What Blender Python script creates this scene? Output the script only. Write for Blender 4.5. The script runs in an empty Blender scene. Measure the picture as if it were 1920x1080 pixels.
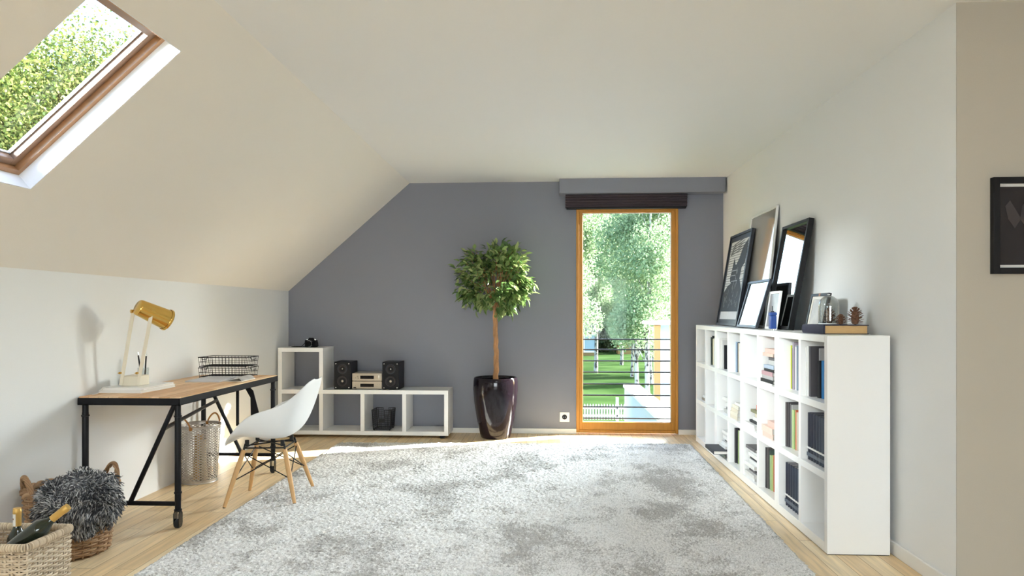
import bpy, math, random
import numpy as np
from mathutils import Vector, Matrix, Euler

# ------------------------------------------------------------------ camera, sky, sun, exposure
S = bpy.context.scene
COL = S.collection
PI = math.pi
EYE = 1.24
cam_d = bpy.data.cameras.new('camera')
cam = bpy.data.objects.new('camera', cam_d)
COL.objects.link(cam)
S.camera = cam
cam.location = (0, 0, EYE)
cam.rotation_euler = (PI / 2, 0, math.atan(68 / 1280))
cam_d.sensor_width = 36.0
cam_d.lens = 24.0
cam_d.shift_y = 47 / 1920
cam_d.clip_start = 0.05
cam_d.clip_end = 400

S.view_settings.view_transform = 'Standard'
S.view_settings.look = 'None'
S.view_settings.exposure = 0.23
S.view_settings.gamma = 1.0
S.view_settings.use_curve_mapping = False
S.cycles.use_denoising = True
S.cycles.max_bounces = 10
S.cycles.diffuse_bounces = 6
S.cycles.transparent_max_bounces = 24
S.cycles.sample_clamp_indirect = 8.0

W = bpy.data.worlds.new('sky')
S.world = W
W.use_nodes = True
wn = W.node_tree.nodes
wl = W.node_tree.links
sky = wn.new('ShaderNodeTexSky')
sky.sky_type = 'NISHITA'
sky.sun_disc = False
sky.sun_elevation = math.radians(32)
sky.sun_rotation = math.radians(68)
sky.air_density = 1.0
sky.dust_density = 2.5
sky.ozone_density = 1.0
wl.new(sky.outputs[0], wn['Background'].inputs[0])
wn['Background'].inputs[1].default_value = 1.3

def light(name, kind, energy, loc, direction, color=(1, 1, 1), size=None, size_y=None, angle=None, spread=None):
    d = bpy.data.lights.new(name, kind)
    o = bpy.data.objects.new(name, d)
    COL.objects.link(o)
    o.location = loc
    o.rotation_euler = Vector(direction).to_track_quat('-Z', 'Y').to_euler()
    d.energy = energy
    d.color = color
    if kind == 'AREA':
        d.shape = 'RECTANGLE'
        d.size = size
        d.size_y = size_y
        if spread: d.spread = spread
    if angle is not None: d.angle = angle
    return o

SUN_EL = math.radians(25)
light('sun', 'SUN', 52.0, (20, 14, 14), (-.93 * math.cos(SUN_EL), -.37 * math.cos(SUN_EL), -math.sin(SUN_EL)), (1, .975, .92), angle=math.radians(.6))
# fill lamps in two added openings out of view: rear window and flat rooflight
light('fill_rear_window', 'AREA', 64, (.5, -8.35, 1.40), (-.02, 1, .01), (.88, .95, 1), 4.1, 2.0, spread=math.radians(80))
light('fill_rooflight', 'AREA', 17, (.45, .55, 2.585), (-.22, .22, -.9), (.94, .975, 1), 1.1, 1.1, spread=math.radians(125))
# added area lamp, unseen beyond the tall window, raking onto the desk side
light('fill_outside_window', 'AREA', 15000, (9.6, 17.8, 7.4), (-.60, -.73, -.33), (.86, .935, 1), 13, 8)
# added area lamp, unseen outside the roof window, brightening the bookcase wall
light('fill_outside_roof', 'AREA', 15000, (-10.6, -3.0, 5.9), (.80, .54, -.355), (.93, .97, 1), 5.0, 3.6)

# ------------------------------------------------------------------ material helpers
def new_mat(name):
    m = bpy.data.materials.new(name)
    m.use_nodes = True
    return m, m.node_tree.nodes, m.node_tree.links, m.node_tree.nodes['Principled BSDF']

def mat(name, col, rough=.5, metal=0., noise=0., nscale=20., bump=0., bscale=80., spec=.4, coat=0., stretch=None):
    m, n, l, b = new_mat(name)
    b.inputs['Base Color'].default_value = (*col, 1)
    b.inputs['Roughness'].default_value = rough
    b.inputs['Metallic'].default_value = metal
    b.inputs['Specular IOR Level'].default_value = spec
    b.inputs['Coat Weight'].default_value = coat
    tc = n.new('ShaderNodeTexCoord')
    src = tc.outputs['Object']
    if stretch:
        mp = n.new('ShaderNodeMapping')
        mp.inputs['Scale'].default_value = stretch
        l.new(src, mp.inputs[0])
        src = mp.outputs[0]
    if noise:
        nt = n.new('ShaderNodeTexNoise')
        nt.inputs['Scale'].default_value = nscale
        nt.inputs['Detail'].default_value = 4
        l.new(src, nt.inputs['Vector'])
        mx = n.new('ShaderNodeMix')
        mx.data_type = 'RGBA'
        mx.inputs[6].default_value = (*[c * (1 - noise) for c in col], 1)
        mx.inputs[7].default_value = (*[min(1, c * (1 + noise)) for c in col], 1)
        l.new(nt.outputs[0], mx.inputs[0])
        l.new(mx.outputs[2], b.inputs['Base Color'])
    if bump:
        nb = n.new('ShaderNodeTexNoise')
        nb.inputs['Scale'].default_value = bscale
        nb.inputs['Detail'].default_value = 3
        l.new(src, nb.inputs['Vector'])
        bp = n.new('ShaderNodeBump')
        bp.inputs['Strength'].default_value = bump
        bp.inputs['Distance'].default_value = .01
        l.new(nb.outputs[0], bp.inputs['Height'])
        l.new(bp.outputs[0], b.inputs['Normal'])
    return m

def island_mat(name, cols, rough=.5, translucent=0., spec=.3):
    """colour picked per loose piece (leaf, strand)"""
    m, n, l, b = new_mat(name)
    g = n.new('ShaderNodeNewGeometry')
    r = n.new('ShaderNodeValToRGB')
    e = r.color_ramp.elements
    for i, c in enumerate(cols):
        p = i / (len(cols) - 1)
        if i == 0: el = e[0]
        elif i == len(cols) - 1: el = e[-1]
        else: el = e.new(p)
        el.position = p
        el.color = (*c, 1)
    l.new(g.outputs['Random Per Island'], r.inputs[0])
    l.new(r.outputs[0], b.inputs['Base Color'])
    b.inputs['Roughness'].default_value = rough
    b.inputs['Specular IOR Level'].default_value = spec
    if translucent:
        t = n.new('ShaderNodeBsdfTranslucent')
        l.new(r.outputs[0], t.inputs[0])
        mx = n.new('ShaderNodeMixShader')
        mx.inputs[0].default_value = translucent
        out = n['Material Output']
        l.new(b.outputs[0], mx.inputs[1])
        l.new(t.outputs[0], mx.inputs[2])
        l.new(mx.outputs[0], out.inputs[0])
    return m

def wood_mat(name, c1, c2, c3, axis='Y', plank=.1, length=.9, rough=.35, grain=1., gap=.0016, rows_axis=None, coat=0.):
    """boards running along an axis, grain inside each board"""
    m, n, l, b = new_mat(name)
    tc = n.new('ShaderNodeTexCoord')
    mp = n.new('ShaderNodeMapping')
    if axis == 'Y': mp.inputs['Rotation'].default_value = (0, 0, PI / 2)
    elif axis == 'Z': mp.inputs['Rotation'].default_value = (0, PI / 2, 0)
    l.new(tc.outputs['Object'], mp.inputs[0])
    br = n.new('ShaderNodeTexBrick')
    br.offset = .37
    br.inputs['Color1'].default_value = (0, 0, 0, 1)
    br.inputs['Color2'].default_value = (1, 1, 1, 1)
    br.inputs['Mortar'].default_value = (.5, .5, .5, 1)
    br.inputs['Scale'].default_value = 1
    br.inputs['Mortar Size'].default_value = gap
    br.inputs['Mortar Smooth'].default_value = .2
    br.inputs['Brick Width'].default_value = length
    br.inputs['Row Height'].default_value = plank
    l.new(mp.outputs[0], br.inputs['Vector'])
    ramp = n.new('ShaderNodeValToRGB')
    e = ramp.color_ramp.elements
    e[0].color = (*c1, 1)
    e[1].color = (*c3, 1)
    el = e.new(.5)
    el.color = (*c2, 1)
    l.new(br.outputs['Color'], ramp.inputs[0])
    mp2 = n.new('ShaderNodeMapping')
    mp2.inputs['Scale'].default_value = (3 * grain, 45 * grain, 45 * grain)
    l.new(mp.outputs[0], mp2.inputs[0])
    add = n.new('ShaderNodeVectorMath')
    add.operation = 'ADD'
    sc = n.new('ShaderNodeVectorMath')
    sc.operation = 'SCALE'
    sc.inputs['Scale'].default_value = 13.7
    l.new(br.outputs['Color'], sc.inputs[0])
    l.new(mp2.outputs[0], add.inputs[0])
    l.new(sc.outputs[0], add.inputs[1])
    nt = n.new('ShaderNodeTexNoise')
    nt.inputs['Scale'].default_value = 1
    nt.inputs['Detail'].default_value = 5
    nt.inputs['Distortion'].default_value = .6
    l.new(add.outputs[0], nt.inputs['Vector'])
    mr = n.new('ShaderNodeMapRange')
    mr.inputs[1].default_value = .3
    mr.inputs[2].default_value = .7
    mr.inputs[3].default_value = .80
    mr.inputs[4].default_value = 1.10
    l.new(nt.outputs[0], mr.inputs[0])
    mul = n.new('ShaderNodeVectorMath')
    mul.operation = 'MULTIPLY'
    l.new(ramp.outputs[0], mul.inputs[0])
    l.new(mr.outputs[0], mul.inputs[1])
    mx = n.new('ShaderNodeMix')
    mx.data_type = 'RGBA'
    mx.inputs[7].default_value = (c1[0] * .45, c1[1] * .4, c1[2] * .35, 1)
    l.new(br.outputs['Fac'], mx.inputs[0])
    l.new(mul.outputs[0], mx.inputs[6])
    l.new(mx.outputs[2], b.inputs['Base Color'])
    b.inputs['Roughness'].default_value = rough
    b.inputs['Specular IOR Level'].default_value = .22
    b.inputs['Coat Weight'].default_value = coat
    return m

def glass_mat(name, tint=(1, 1, 1), refl=.004, edge=.30, power=4):
    m, n, l, b = new_mat(name)
    n.remove(b)
    t = n.new('ShaderNodeBsdfTransparent')
    t.inputs[0].default_value = (*tint, 1)
    g = n.new('ShaderNodeBsdfGlossy')
    g.inputs['Roughness'].default_value = .02
    lw = n.new('ShaderNodeLayerWeight')
    pw = n.new('ShaderNodeMath'); pw.operation = 'POWER'; pw.inputs[1].default_value = power
    l.new(lw.outputs['Facing'], pw.inputs[0])
    fr = n.new('ShaderNodeMath'); fr.operation = 'MULTIPLY_ADD'; fr.inputs[1].default_value = edge; fr.inputs[2].default_value = refl
    l.new(pw.outputs[0], fr.inputs[0])
    mx = n.new('ShaderNodeMixShader')
    l.new(fr.outputs[0], mx.inputs[0])
    l.new(t.outputs[0], mx.inputs[1])
    l.new(g.outputs[0], mx.inputs[2])
    l.new(mx.outputs[0], n['Material Output'].inputs[0])
    return m

M = {}
M['wall'] = mat('wall paint white', (.79, .80, .80), .85, noise=.012, nscale=1.5, bump=.04, bscale=160)
M['slope'] = mat('ceiling paint warm white', (.84, .80, .735), .85, noise=.012, nscale=1.2, bump=.04, bscale=160)
M['ceiling'] = mat('ceiling paint white', (.80, .795, .78), .85, noise=.012, nscale=1.2, bump=.04, bscale=160)
M['grey_wall'] = mat('wall paint violet grey', (.222, .228, .268), .75, noise=.02, nscale=1.5, bump=.05, bscale=160)
M['beige_wall'] = mat('wall paint beige', (.43, .395, .335), .85, noise=.015, nscale=1.5, bump=.04, bscale=160)
M['reveal'] = mat('reveal plaster white', (.86, .87, .88), .7, noise=.01, nscale=3)
M['baseboard'] = mat('baseboard paint', (.80, .79, .76), .45, noise=.01)
M['floor'] = wood_mat('oak floor boards', (.78, .57, .32), (.86, .66, .40), (.90, .74, .49), 'Y', .105, .95, .36)
M['desk_top'] = wood_mat('butcher block desk top', (.72, .42, .21), (.82, .53, .30), (.88, .62, .38), 'Y', .06, .42, .45, gap=.0008)
M['frame_wood'] = mat('varnished pine window frame', (.50, .225, .035), .4, noise=.2, nscale=5, stretch=(10, 10, 1.2), spec=.25)
M['roof_wood'] = mat('varnished pine roof window', (.40, .21, .10), .3, noise=.15, nscale=6, stretch=(2, 8, 2), coat=.3)
M['sash'] = mat('pale varnished sash', (.30, .19, .13), .36, noise=.1, nscale=6, coat=.1)
M['alu'] = mat('roof window seal aluminium', (.45, .42, .40), .35, .6)
M['white'] = mat('white lacquer', (.87, .87, .86), .28, noise=.01, nscale=4)
M['white_matte'] = mat('matte white', (.80, .80, .78), .6, noise=.02)
M['shell'] = mat('white polypropylene', (.82, .83, .83), .42, noise=.01)
M['black'] = mat('black lacquered metal', (.008, .008, .010), .42, noise=.2, nscale=30, spec=.22)
M['black_gloss'] = mat('glossy black', (.008, .008, .009), .12, coat=.6)
M['black_matte'] = mat('matte black', (.012, .012, .014), .6, noise=.2, nscale=40, spec=.2)
M['slate'] = mat('slate blue black lacquer', (.022, .026, .036), .34, noise=.15, nscale=30, spec=.3)
M['blind'] = mat('aubergine blind fabric', (.058, .043, .052), .8, noise=.1, nscale=90)
M['glass'] = glass_mat('window glass', (.97, .99, .98))
M['clear'] = glass_mat('clear glass', (.93, .95, .95), .05)
M['dome'] = glass_mat('thick dome glass', (.90, .92, .92), .06, .8, 2)
M['mirror'] = mat('mirror silver', (.86, .88, .88), .02, 1.0)
M['glazed_print'] = mat('pale print under glass', (.50, .48, .45), .03, spec=1.0, coat=1.0)
M['brass'] = mat('polished brass', (.72, .47, .13), .2, 1.0, noise=.05)
M['chrome'] = mat('chrome', (.75, .75, .75), .15, 1.0)
M['beech'] = mat('beech wood', (.62, .37, .16), .4, noise=.14, nscale=6, stretch=(14, 14, 2))
M['cream'] = mat('cream painted wood', (.74, .68, .55), .5, noise=.06, nscale=12)
M['paper'] = mat('paper edges', (.74, .72, .67), .8, noise=.08, nscale=60, stretch=(1, 1, 12))
M['old_paper'] = mat('old tan page edges', (.56, .36, .16), .8, noise=.15, nscale=40, stretch=(1, 1, 14))
M['pot'] = mat('black glazed ceramic', (.010, .006, .009), .10, spec=.35)
M['soil'] = mat('potting soil', (.05, .032, .022), .95, noise=.4, nscale=60, bump=.5)
M['bark'] = mat('ficus bark', (.42, .22, .10), .8, noise=.55, nscale=26, bump=.6, bscale=60, stretch=(1, 1, .5))
M['leaf'] = island_mat('ficus leaves', [(.07, .14, .04), (.14, .24, .07), (.24, .35, .11), (.48, .55, .24)], .36, .3, .5)
M['tin'] = mat('galvanised perforated tin', (.50, .47, .43), .42, .75, noise=.12, nscale=25)
M['leather'] = mat('tan leather', (.42, .20, .06), .6, noise=.2, nscale=40)
M['wicker_pale'] = island_mat('whitewashed willow', [(.42, .33, .23), (.60, .50, .37), (.70, .60, .46)], .7)
M['wicker'] = island_mat('brown willow', [(.22, .12, .06), (.36, .22, .12), (.48, .32, .19)], .7)
M['fluff'] = island_mat('grey yarn', [(.03, .031, .035), (.12, .122, .13), (.34, .34, .35), (.74, .74, .73)], .9, .0, .1)
M['fluff_base'] = mat('grey throw backing', (.10, .10, .11), .95, noise=.3, nscale=60)
M['bottle'] = mat('dark green bottle glass', (.008, .014, .008), .06, coat=.5)
M['gold_foil'] = mat('gold foil capsule', (.58, .36, .10), .4, .4, noise=.15, nscale=30)
M['label'] = mat('bottle label', (.75, .73, .68), .7, noise=.05)
M['cork'] = mat('cork', (.45, .27, .14), .85, noise=.2, nscale=90)
M['champagne'] = mat('champagne aluminium', (.56, .50, .41), .34, .7, noise=.03)
M['display'] = mat('dark display glass', (.015, .012, .012), .1)
M['cone_driver'] = mat('speaker cone', (.030, .026, .028), .5, spec=.3)
M['speaker'] = mat('black ash cabinet', (.014, .013, .017), .5, noise=.25, nscale=50, stretch=(1, 1, 6), spec=.25)
M['rubber'] = mat('rubber', (.02, .02, .02), .75)
M['blue'] = mat('cobalt enamel', (.02, .06, .24), .3, noise=.1)
M['pinecone'] = mat('pine cone', (.17, .08, .045), .8, noise=.6, nscale=60)
M['navy'] = mat('navy book cloth', (.03, .03, .055), .7, noise=.2, nscale=60)
M['red_dot'] = mat('copper strip', (.30, .12, .05), .5)

# ------------------------------------------------------------------ mesh helpers
class MB:
    def __init__(s):
        s.v, s.f, s.mi, s.cur = [], [], [], 0
    def add(s, vs, fs):
        o = len(s.v)
        s.v.extend([tuple(p) for p in vs])
        for f in fs:
            s.f.append(tuple(i + o for i in f))
            s.mi.append(s.cur)
        return s
    def m(s, i):
        s.cur = i
        return s
    def box(s, x0, x1, y0, y1, z0, z1, T=None):
        vs = [Vector((x, y, z)) for z in (z0, z1) for y in (y0, y1) for x in (x0, x1)]
        if T is not None: vs = [T @ p for p in vs]
        return s.add(vs, [(0, 2, 3, 1), (4, 5, 7, 6), (0, 1, 5, 4), (2, 6, 7, 3), (0, 4, 6, 2), (1, 3, 7, 5)])
    def cyl(s, p0, p1, r0, r1=None, n=12, cap=True):
        return s.tube([p0, p1], [r0, r0 if r1 is None else r1], n, cap=cap)
    def tube(s, path, r, n=8, closed=False, cap=True, up=None):
        P = [Vector(p) for p in path]
        k = len(P)
        R = r if isinstance(r, (list, tuple)) else [r] * k
        vs = []
        prev = None
        for i in range(k):
            a = P[(i - 1) % k] if closed or i > 0 else P[i]
            b = P[(i + 1) % k] if closed or i < k - 1 else P[i]
            t = (b - a)
            t = t.normalized() if t.length > 1e-9 else Vector((0, 0, 1))
            if prev is None:
                h = Vector(up) if up else (Vector((0, 0, 1)) if abs(t.z) < .9 else Vector((1, 0, 0)))
                u = (h - t * h.dot(t)).normalized()
            else:
                u = (prev - t * prev.dot(t))
                u = u.normalized() if u.length > 1e-6 else t.orthogonal().normalized()
            prev = u
            w = t.cross(u)
            for j in range(n):
                q = 2 * PI * j / n
                vs.append(P[i] + (u * math.cos(q) + w * math.sin(q)) * R[i])
        fs = []
        for i in range(k if closed else k - 1):
            for j in range(n):
                a, b = i * n + j, i * n + (j + 1) % n
                c, d = ((i + 1) % k) * n + (j + 1) % n, ((i + 1) % k) * n + j
                fs.append((a, b, c, d))
        if cap and not closed:
            fs.append(tuple(reversed(range(n))))
            fs.append(tuple((k - 1) * n + j for j in range(n)))
        return s.add(vs, fs)
    def lathe(s, prof, n=40, T=None, c=(0, 0), cap0=False, cap1=False):
        vs, fs = [], []
        for r, z in prof:
            for j in range(n):
                q = 2 * PI * j / n
                vs.append(Vector((c[0] + r * math.cos(q), c[1] + r * math.sin(q), z)))
        if T is not None: vs = [T @ p for p in vs]
        for i in range(len(prof) - 1):
            for j in range(n):
                a, b = i * n + j, i * n + (j + 1) % n
                fs.append((a, b, b + n, a + n))
        if cap0: fs.append(tuple(reversed(range(n))))
        if cap1: fs.append(tuple((len(prof) - 1) * n + j for j in range(n)))
        return s.add(vs, fs)
    def prism(s, poly, axis, a0, a1, T=None):
        """polygon (2D) extruded along an axis: 'x' -> (y,z), 'y' -> (x,z), 'z' -> (x,y)"""
        def P(p, a):
            q = Vector((a, *p)) if axis == 'x' else Vector((p[0], a, p[1])) if axis == 'y' else Vector((p[0], p[1], a))
            return T @ q if T is not None else q
        n = len(poly)
        vs = [P(p, a0) for p in poly] + [P(p, a1) for p in poly]
        fs = [tuple(range(n)), tuple(reversed(range(n, 2 * n)))]
        fs += [(i, i + n, (i + 1) % n + n, (i + 1) % n) for i in range(n)]
        return s.add(vs, fs)
    def frame(s, x0, x1, z0, z1, w, y0, y1, T=None, wz=None):
        """rectangular frame in the local xz plane"""
        wz = wz or w
        s.box(x0, x0 + w, y0, y1, z0, z1, T)
        s.box(x1 - w, x1, y0, y1, z0, z1, T)
        s.box(x0 + w, x1 - w, y0, y1, z0, z0 + wz, T)
        s.box(x0 + w, x1 - w, y0, y1, z1 - wz, z1, T)
        return s
    def disc(s, c, r, nrm, n=20):
        nrm = Vector(nrm).normalized()
        u = nrm.orthogonal().normalized()
        w = nrm.cross(u)
        c = Vector(c)
        return s.add([c + (u * math.cos(2 * PI * j / n) + w * math.sin(2 * PI * j / n)) * r for j in range(n)], [tuple(range(n))])
    def build(s, name, mats, parent=None, bevel=0., smooth=True, angle=38, kind=None, subsurf=0, fixn=True):
        me = bpy.data.meshes.new(name)
        me.from_pydata(s.v, [], s.f)
        mats = mats if isinstance(mats, (list, tuple)) else [mats]
        for q in mats: me.materials.append(q)
        if len(mats) > 1: me.polygons.foreach_set('material_index', s.mi)
        if fixn:
            import bmesh
            bm = bmesh.new()
            bm.from_mesh(me)
            bmesh.ops.recalc_face_normals(bm, faces=bm.faces)
            bm.to_mesh(me)
            bm.free()
        if smooth:
            me.polygons.foreach_set('use_smooth', [True] * len(me.polygons))
            me.set_sharp_from_angle(angle=math.radians(angle))
        o = bpy.data.objects.new(name, me)
        COL.objects.link(o)
        if parent: o.parent = parent
        if bevel:
            b = o.modifiers.new('bevel', 'BEVEL')
            b.width = bevel
            b.segments = 2
            b.limit_method = 'ANGLE'
            b.angle_limit = math.radians(40)
        if subsurf:
            q = o.modifiers.new('sub', 'SUBSURF')
            q.levels = q.render_levels = subsurf
        if kind: o['kind'] = kind
        return o

def raw_mesh(name, verts, faces4, mats, parent=None, smooth=False):
    """many quads at once from numpy arrays"""
    me = bpy.data.meshes.new(name)
    nv, nf = len(verts), len(faces4)
    me.vertices.add(nv)
    me.vertices.foreach_set('co', np.asarray(verts, dtype=np.float32).ravel())
    me.loops.add(nf * 4)
    me.loops.foreach_set('vertex_index', np.asarray(faces4, dtype=np.int32).ravel())
    me.polygons.add(nf)
    me.polygons.foreach_set('loop_start', np.arange(0, nf * 4, 4, dtype=np.int32))
    me.polygons.foreach_set('loop_total', np.full(nf, 4, dtype=np.int32))
    if smooth: me.polygons.foreach_set('use_smooth', np.ones(nf, dtype=bool))
    me.update(calc_edges=True)
    me.validate()
    for q in (mats if isinstance(mats, (list, tuple)) else [mats]): me.materials.append(q)
    o = bpy.data.objects.new(name, me)
    COL.objects.link(o)
    if parent: o.parent = parent
    return o

def tag(o, label, cat, group=None, kind=None):
    o['label'] = label
    o['category'] = cat
    if group: o['group'] = group
    if kind: o['kind'] = kind
    return o

def thing(name, label, cat, loc=(0, 0, 0), rz=0, group=None):
    o = bpy.data.objects.new(name, None)
    COL.objects.link(o)
    o.empty_display_size = .1
    o.location = loc
    o.rotation_euler = (0, 0, rz)
    return tag(o, label, cat, group)

def dup(root, loc, rz=None, label=None, group=None):
    r = root.copy()
    COL.objects.link(r)
    r.location = loc
    if rz is not None: r.rotation_euler = (0, 0, rz)
    if label: r['label'] = label
    if group: r['group'] = group
    for ch in list(root.children):
        c = ch.copy()
        COL.objects.link(c)
        c.parent = r
        for g in list(ch.children):
            d = g.copy()
            COL.objects.link(d)
            d.parent = c
    return r

def struct(o):
    o['kind'] = 'structure'
    return o

# ------------------------------------------------------------------ room shell
XL, XR, XN, YB, YN, YR, ZC, ZK = -2.726, 1.775, 4.4, 7.04, 3.07, -8.50, 2.592, 1.47
XK = -1.442                       # where the slope meets the flat ceiling
SA = math.atan2(ZC - ZK, XK - XL)
ct, st = math.cos(SA), math.sin(SA)
TH = .10

b = MB().box(XL - .3, XN + .3, YR - .2, YB + .1, -.12, 0)
struct(b.build('floor', M['floor'], smooth=False))
b = MB()
RLX0, RLX1, RLY0, RLY1 = -.20, 1.10, -.10, 1.2            # flat rooflight added out of view for a fill lamp
b.box(XK, RLX0, YR - .2, YB + .1, ZC, ZC + .15)
b.box(RLX1, XN + .3, YR - .2, YB + .1, ZC, ZC + .15)
b.box(RLX0, RLX1, YR - .2, RLY0, ZC, ZC + .15)
b.box(RLX0, RLX1, RLY1, YB + .1, ZC, ZC + .15)
struct(b.build('ceiling', M['ceiling'], smooth=False))
b = MB().box(XL - .15, XL, YR - .2, YB + .1, 0, ZK + .08)
struct(b.build('wall_left', M['wall'], smooth=False))
# back wall with the French window opening (x .30-1.31, z 0-2.305)
b = MB()
WX0, WX1, WZ1 = .287, 1.322, 2.315
b.box(XL, WX0, YB, YB + TH, 0, ZC + .1)
b.box(WX1, XR + .1, YB, YB + TH, 0, ZC + .1)
b.box(WX0, WX1, YB, YB + TH, WZ1, ZC + .1)
struct(b.build('wall_back', M['grey_wall'], smooth=False))
b = MB().box(XR, XR + .12, YN + .004, YB + TH, 0, ZC)
struct(b.build('wall_right', M['wall'], smooth=False))
b = MB().box(XR + .0005, XN + .2, YN, YN + .12, 0, ZC)
struct(b.build('wall_nook', M['beige_wall'], smooth=False))
# plain side wall, rear wall with a wide opening added for fill light
b = MB().box(XN, XN + .15, YR, YN, 0, ZC)
struct(b.build('wall_side', M['wall'], smooth=False))
b = MB()
b.box(XL - .2, -1.62, YR - .15, YR, 0, ZC)
b.box(2.62, XN + .15, YR - .15, YR, 0, ZC)
b.box(-1.62, 2.62, YR - .15, YR, 0, .35)
b.box(-1.62, 2.62, YR - .15, YR, 2.45, ZC)
struct(b.build('wall_rear', M['wall'], smooth=False))

# sloping ceiling: local frame u along y, s up the slope, d outward (through the roof)
def SP(s_, y, d):
    return Vector((XL + s_ * ct - d * SLX, y, ZK + s_ * st + d * SLZ))
SLX, SLZ = st, ct
def slope_box(mb, s0, s1, y0, y1, d0, d1):
    vs = [SP(s_, y, d) for d in (d0, d1) for y in (y0, y1) for s_ in (s0, s1)]
    mb.add(vs, [(0, 2, 3, 1), (4, 5, 7, 6), (0, 1, 5, 4), (2, 6, 7, 3), (0, 4, 6, 2), (1, 3, 7, 5)])
SL = (XK - XL) / ct
opens = [(2.40, 2.982)]
S0, S1 = .501, 1.437
b = MB()
cuts = [YR - .2, 2.40, 2.982, YB + .1]
for i in range(3):
    y0, y1 = cuts[i], cuts[i + 1]
    if i % 2 == 1:
        slope_box(b, -.1, S0, y0, y1, 0, .20)
        slope_box(b, S1, SL + .1, y0, y1, 0, .20)
    else:
        slope_box(b, -.1, SL + .1, y0, y1, 0, .20)
struct(b.build('ceiling_slope', M['slope'], smooth=False))

def roof_window(name, y0, y1):
    r = bpy.data.objects.new(name, None)
    COL.objects.link(r)
    r['kind'] = 'structure'
    g = .003
    def ring(mb, a, bb, d0, d1):
        slope_box(mb, S0 + a, S1 - a, y0 + a, y0 + bb, d0, d1)
        slope_box(mb, S0 + a, S1 - a, y1 - bb, y1 - a, d0, d1)
        slope_box(mb, S0 + a, S0 + bb, y0 + bb, y1 - bb, d0, d1)
        slope_box(mb, S1 - bb, S1 - a, y0 + bb, y1 - bb, d0, d1)
    m_ = MB(); ring(m_, .0005, .004, .001, .085); m_.build('reveal_lining', M['reveal'], r, smooth=False)
    m_ = MB(); ring(m_, .004, .028, .085, .158); m_.build('window_frame', M['roof_wood'], r, smooth=False)
    m_ = MB(); ring(m_, .028, .060, .112, .157); m_.build('sash', M['sash'], r, bevel=.003)
    m_ = MB(); ring(m_, .060, .067, .143, .157); m_.build('seal', M['alu'], r, smooth=False)
    m_ = MB(); slope_box(m_, S0 + .066, S1 - .066, y0 + .066, y1 - .066, .152, .158); m_.build('pane', M['glass'], r, smooth=False)
    return r
roof_window('window_2', *opens[0])

# French window
r = bpy.data.objects.new('window_1', None); COL.objects.link(r); r['kind'] = 'structure'
m_ = MB().frame(WX0, WX1, .012, WZ1, .030, YB - .012, YB + .075)
m_.build('window_frame', M['frame_wood'], r, bevel=.003)
m_ = MB()
m_.box(WX0 + .03, .352, YB - .004, YB + .06, .042, WZ1 - .03)
m_.box(1.254, WX1 - .03, YB - .004, YB + .06, .042, WZ1 - .03)
m_.box(.352, 1.254, YB - .004, YB + .06, .042, .120)
m_.box(.352, 1.254, YB - .004, YB + .06, 2.268, WZ1 - .03)
m_.build('sash', M['frame_wood'], r, bevel=.003)
m_ = MB().frame(.352, 1.254, .120, 2.268, .006, YB + .020, YB + .034)
m_.build('seal', M['alu'], r, smooth=False)
m_ = MB().box(.357, 1.249, YB + .024, YB + .030, .125, 2.263)
m_.build('pane', M['glass'], r, smooth=False)
# added window behind the camera, where the rear fill lamp stands
r = bpy.data.objects.new('window_added_rear', None); COL.objects.link(r); r['kind'] = 'structure'
T = Matrix.Translation((.5, YR - .08, 0))
m_ = MB().frame(-2.12, 2.12, .35, 2.45, .07, -.03, .03, T)
m_.box(-.04, .04, -.03, .03, .42, 2.38, T)
m_.build('window_frame', M['frame_wood'], r, smooth=False)
m_ = MB().box(-2.06, 2.06, -.004, .004, .41, 2.39, T)
m_.build('pane', M['glass'], r, smooth=False)
r = bpy.data.objects.new('window_added_roof', None); COL.objects.link(r); r['kind'] = 'structure'  # unseen rooflight, added to hold the ceiling fill lamp
T = Matrix.Translation((0, 0, ZC + .19)) @ Matrix.Rotation(PI / 2, 4, 'X')
m_ = MB().frame(RLX0 - .05, RLX1 + .05, -RLY1 - .05, -RLY0 + .05, .10, -.04, .04, Matrix.Translation((0, 0, ZC + .19)) @ Matrix.Rotation(-PI / 2, 4, 'X'))
m_.build('window_frame', M['white_matte'], r, smooth=False)
m_ = MB().box(RLX0 + .04, RLX1 - .04, RLY0 + .04, RLY1 - .04, ZC + .185, ZC + .195)
m_.build('pane', M['glass'], r, smooth=False)

# pelmet box and baseboards
b = MB().box(.112, XR - .016, YB - .16, YB, 2.446, ZC)
struct(b.build('trim_1', M['grey_wall'], smooth=False))
b = MB()
b.box(XL + .001, WX0, YB - .014, YB, 0, .052)
b.box(WX1, XR, YB - .014, YB, 0, .052)
struct(b.build('baseboard_back', M['baseboard'], bevel=.003))
b = MB().box(XR - .014, XR, YN, YB - .014, 0, .07)
struct(b.build('baseboard_right', M['baseboard'], bevel=.004))

# folded blind
t = thing('roman_blind', 'dark aubergine fabric blind drawn up in flat folds above the tall window', 'blind', (.786, YB - .06, 2.446))
m_ = MB()
prof = [(.045, 0)]
nf = 5
zz = 0.
for i in range(nf):
    h = .0265
    y_out = -.038 + .004 * i
    prof += [(y_out, -(zz + .006)), (y_out - .004, -(zz + h * .75)), (y_out + .012, -(zz + h))]
    zz += h
prof += [(.045, -zz)]
m_.prism(prof, 'x', -.611, .611)
m_.build('folded_fabric', M['blind'], t, bevel=.0015)
m_ = MB().box(-.600, .600, -.030, .02, -.148, -.1325)
m_.build('bottom_rail', M['black_matte'], t, smooth=False)

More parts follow.
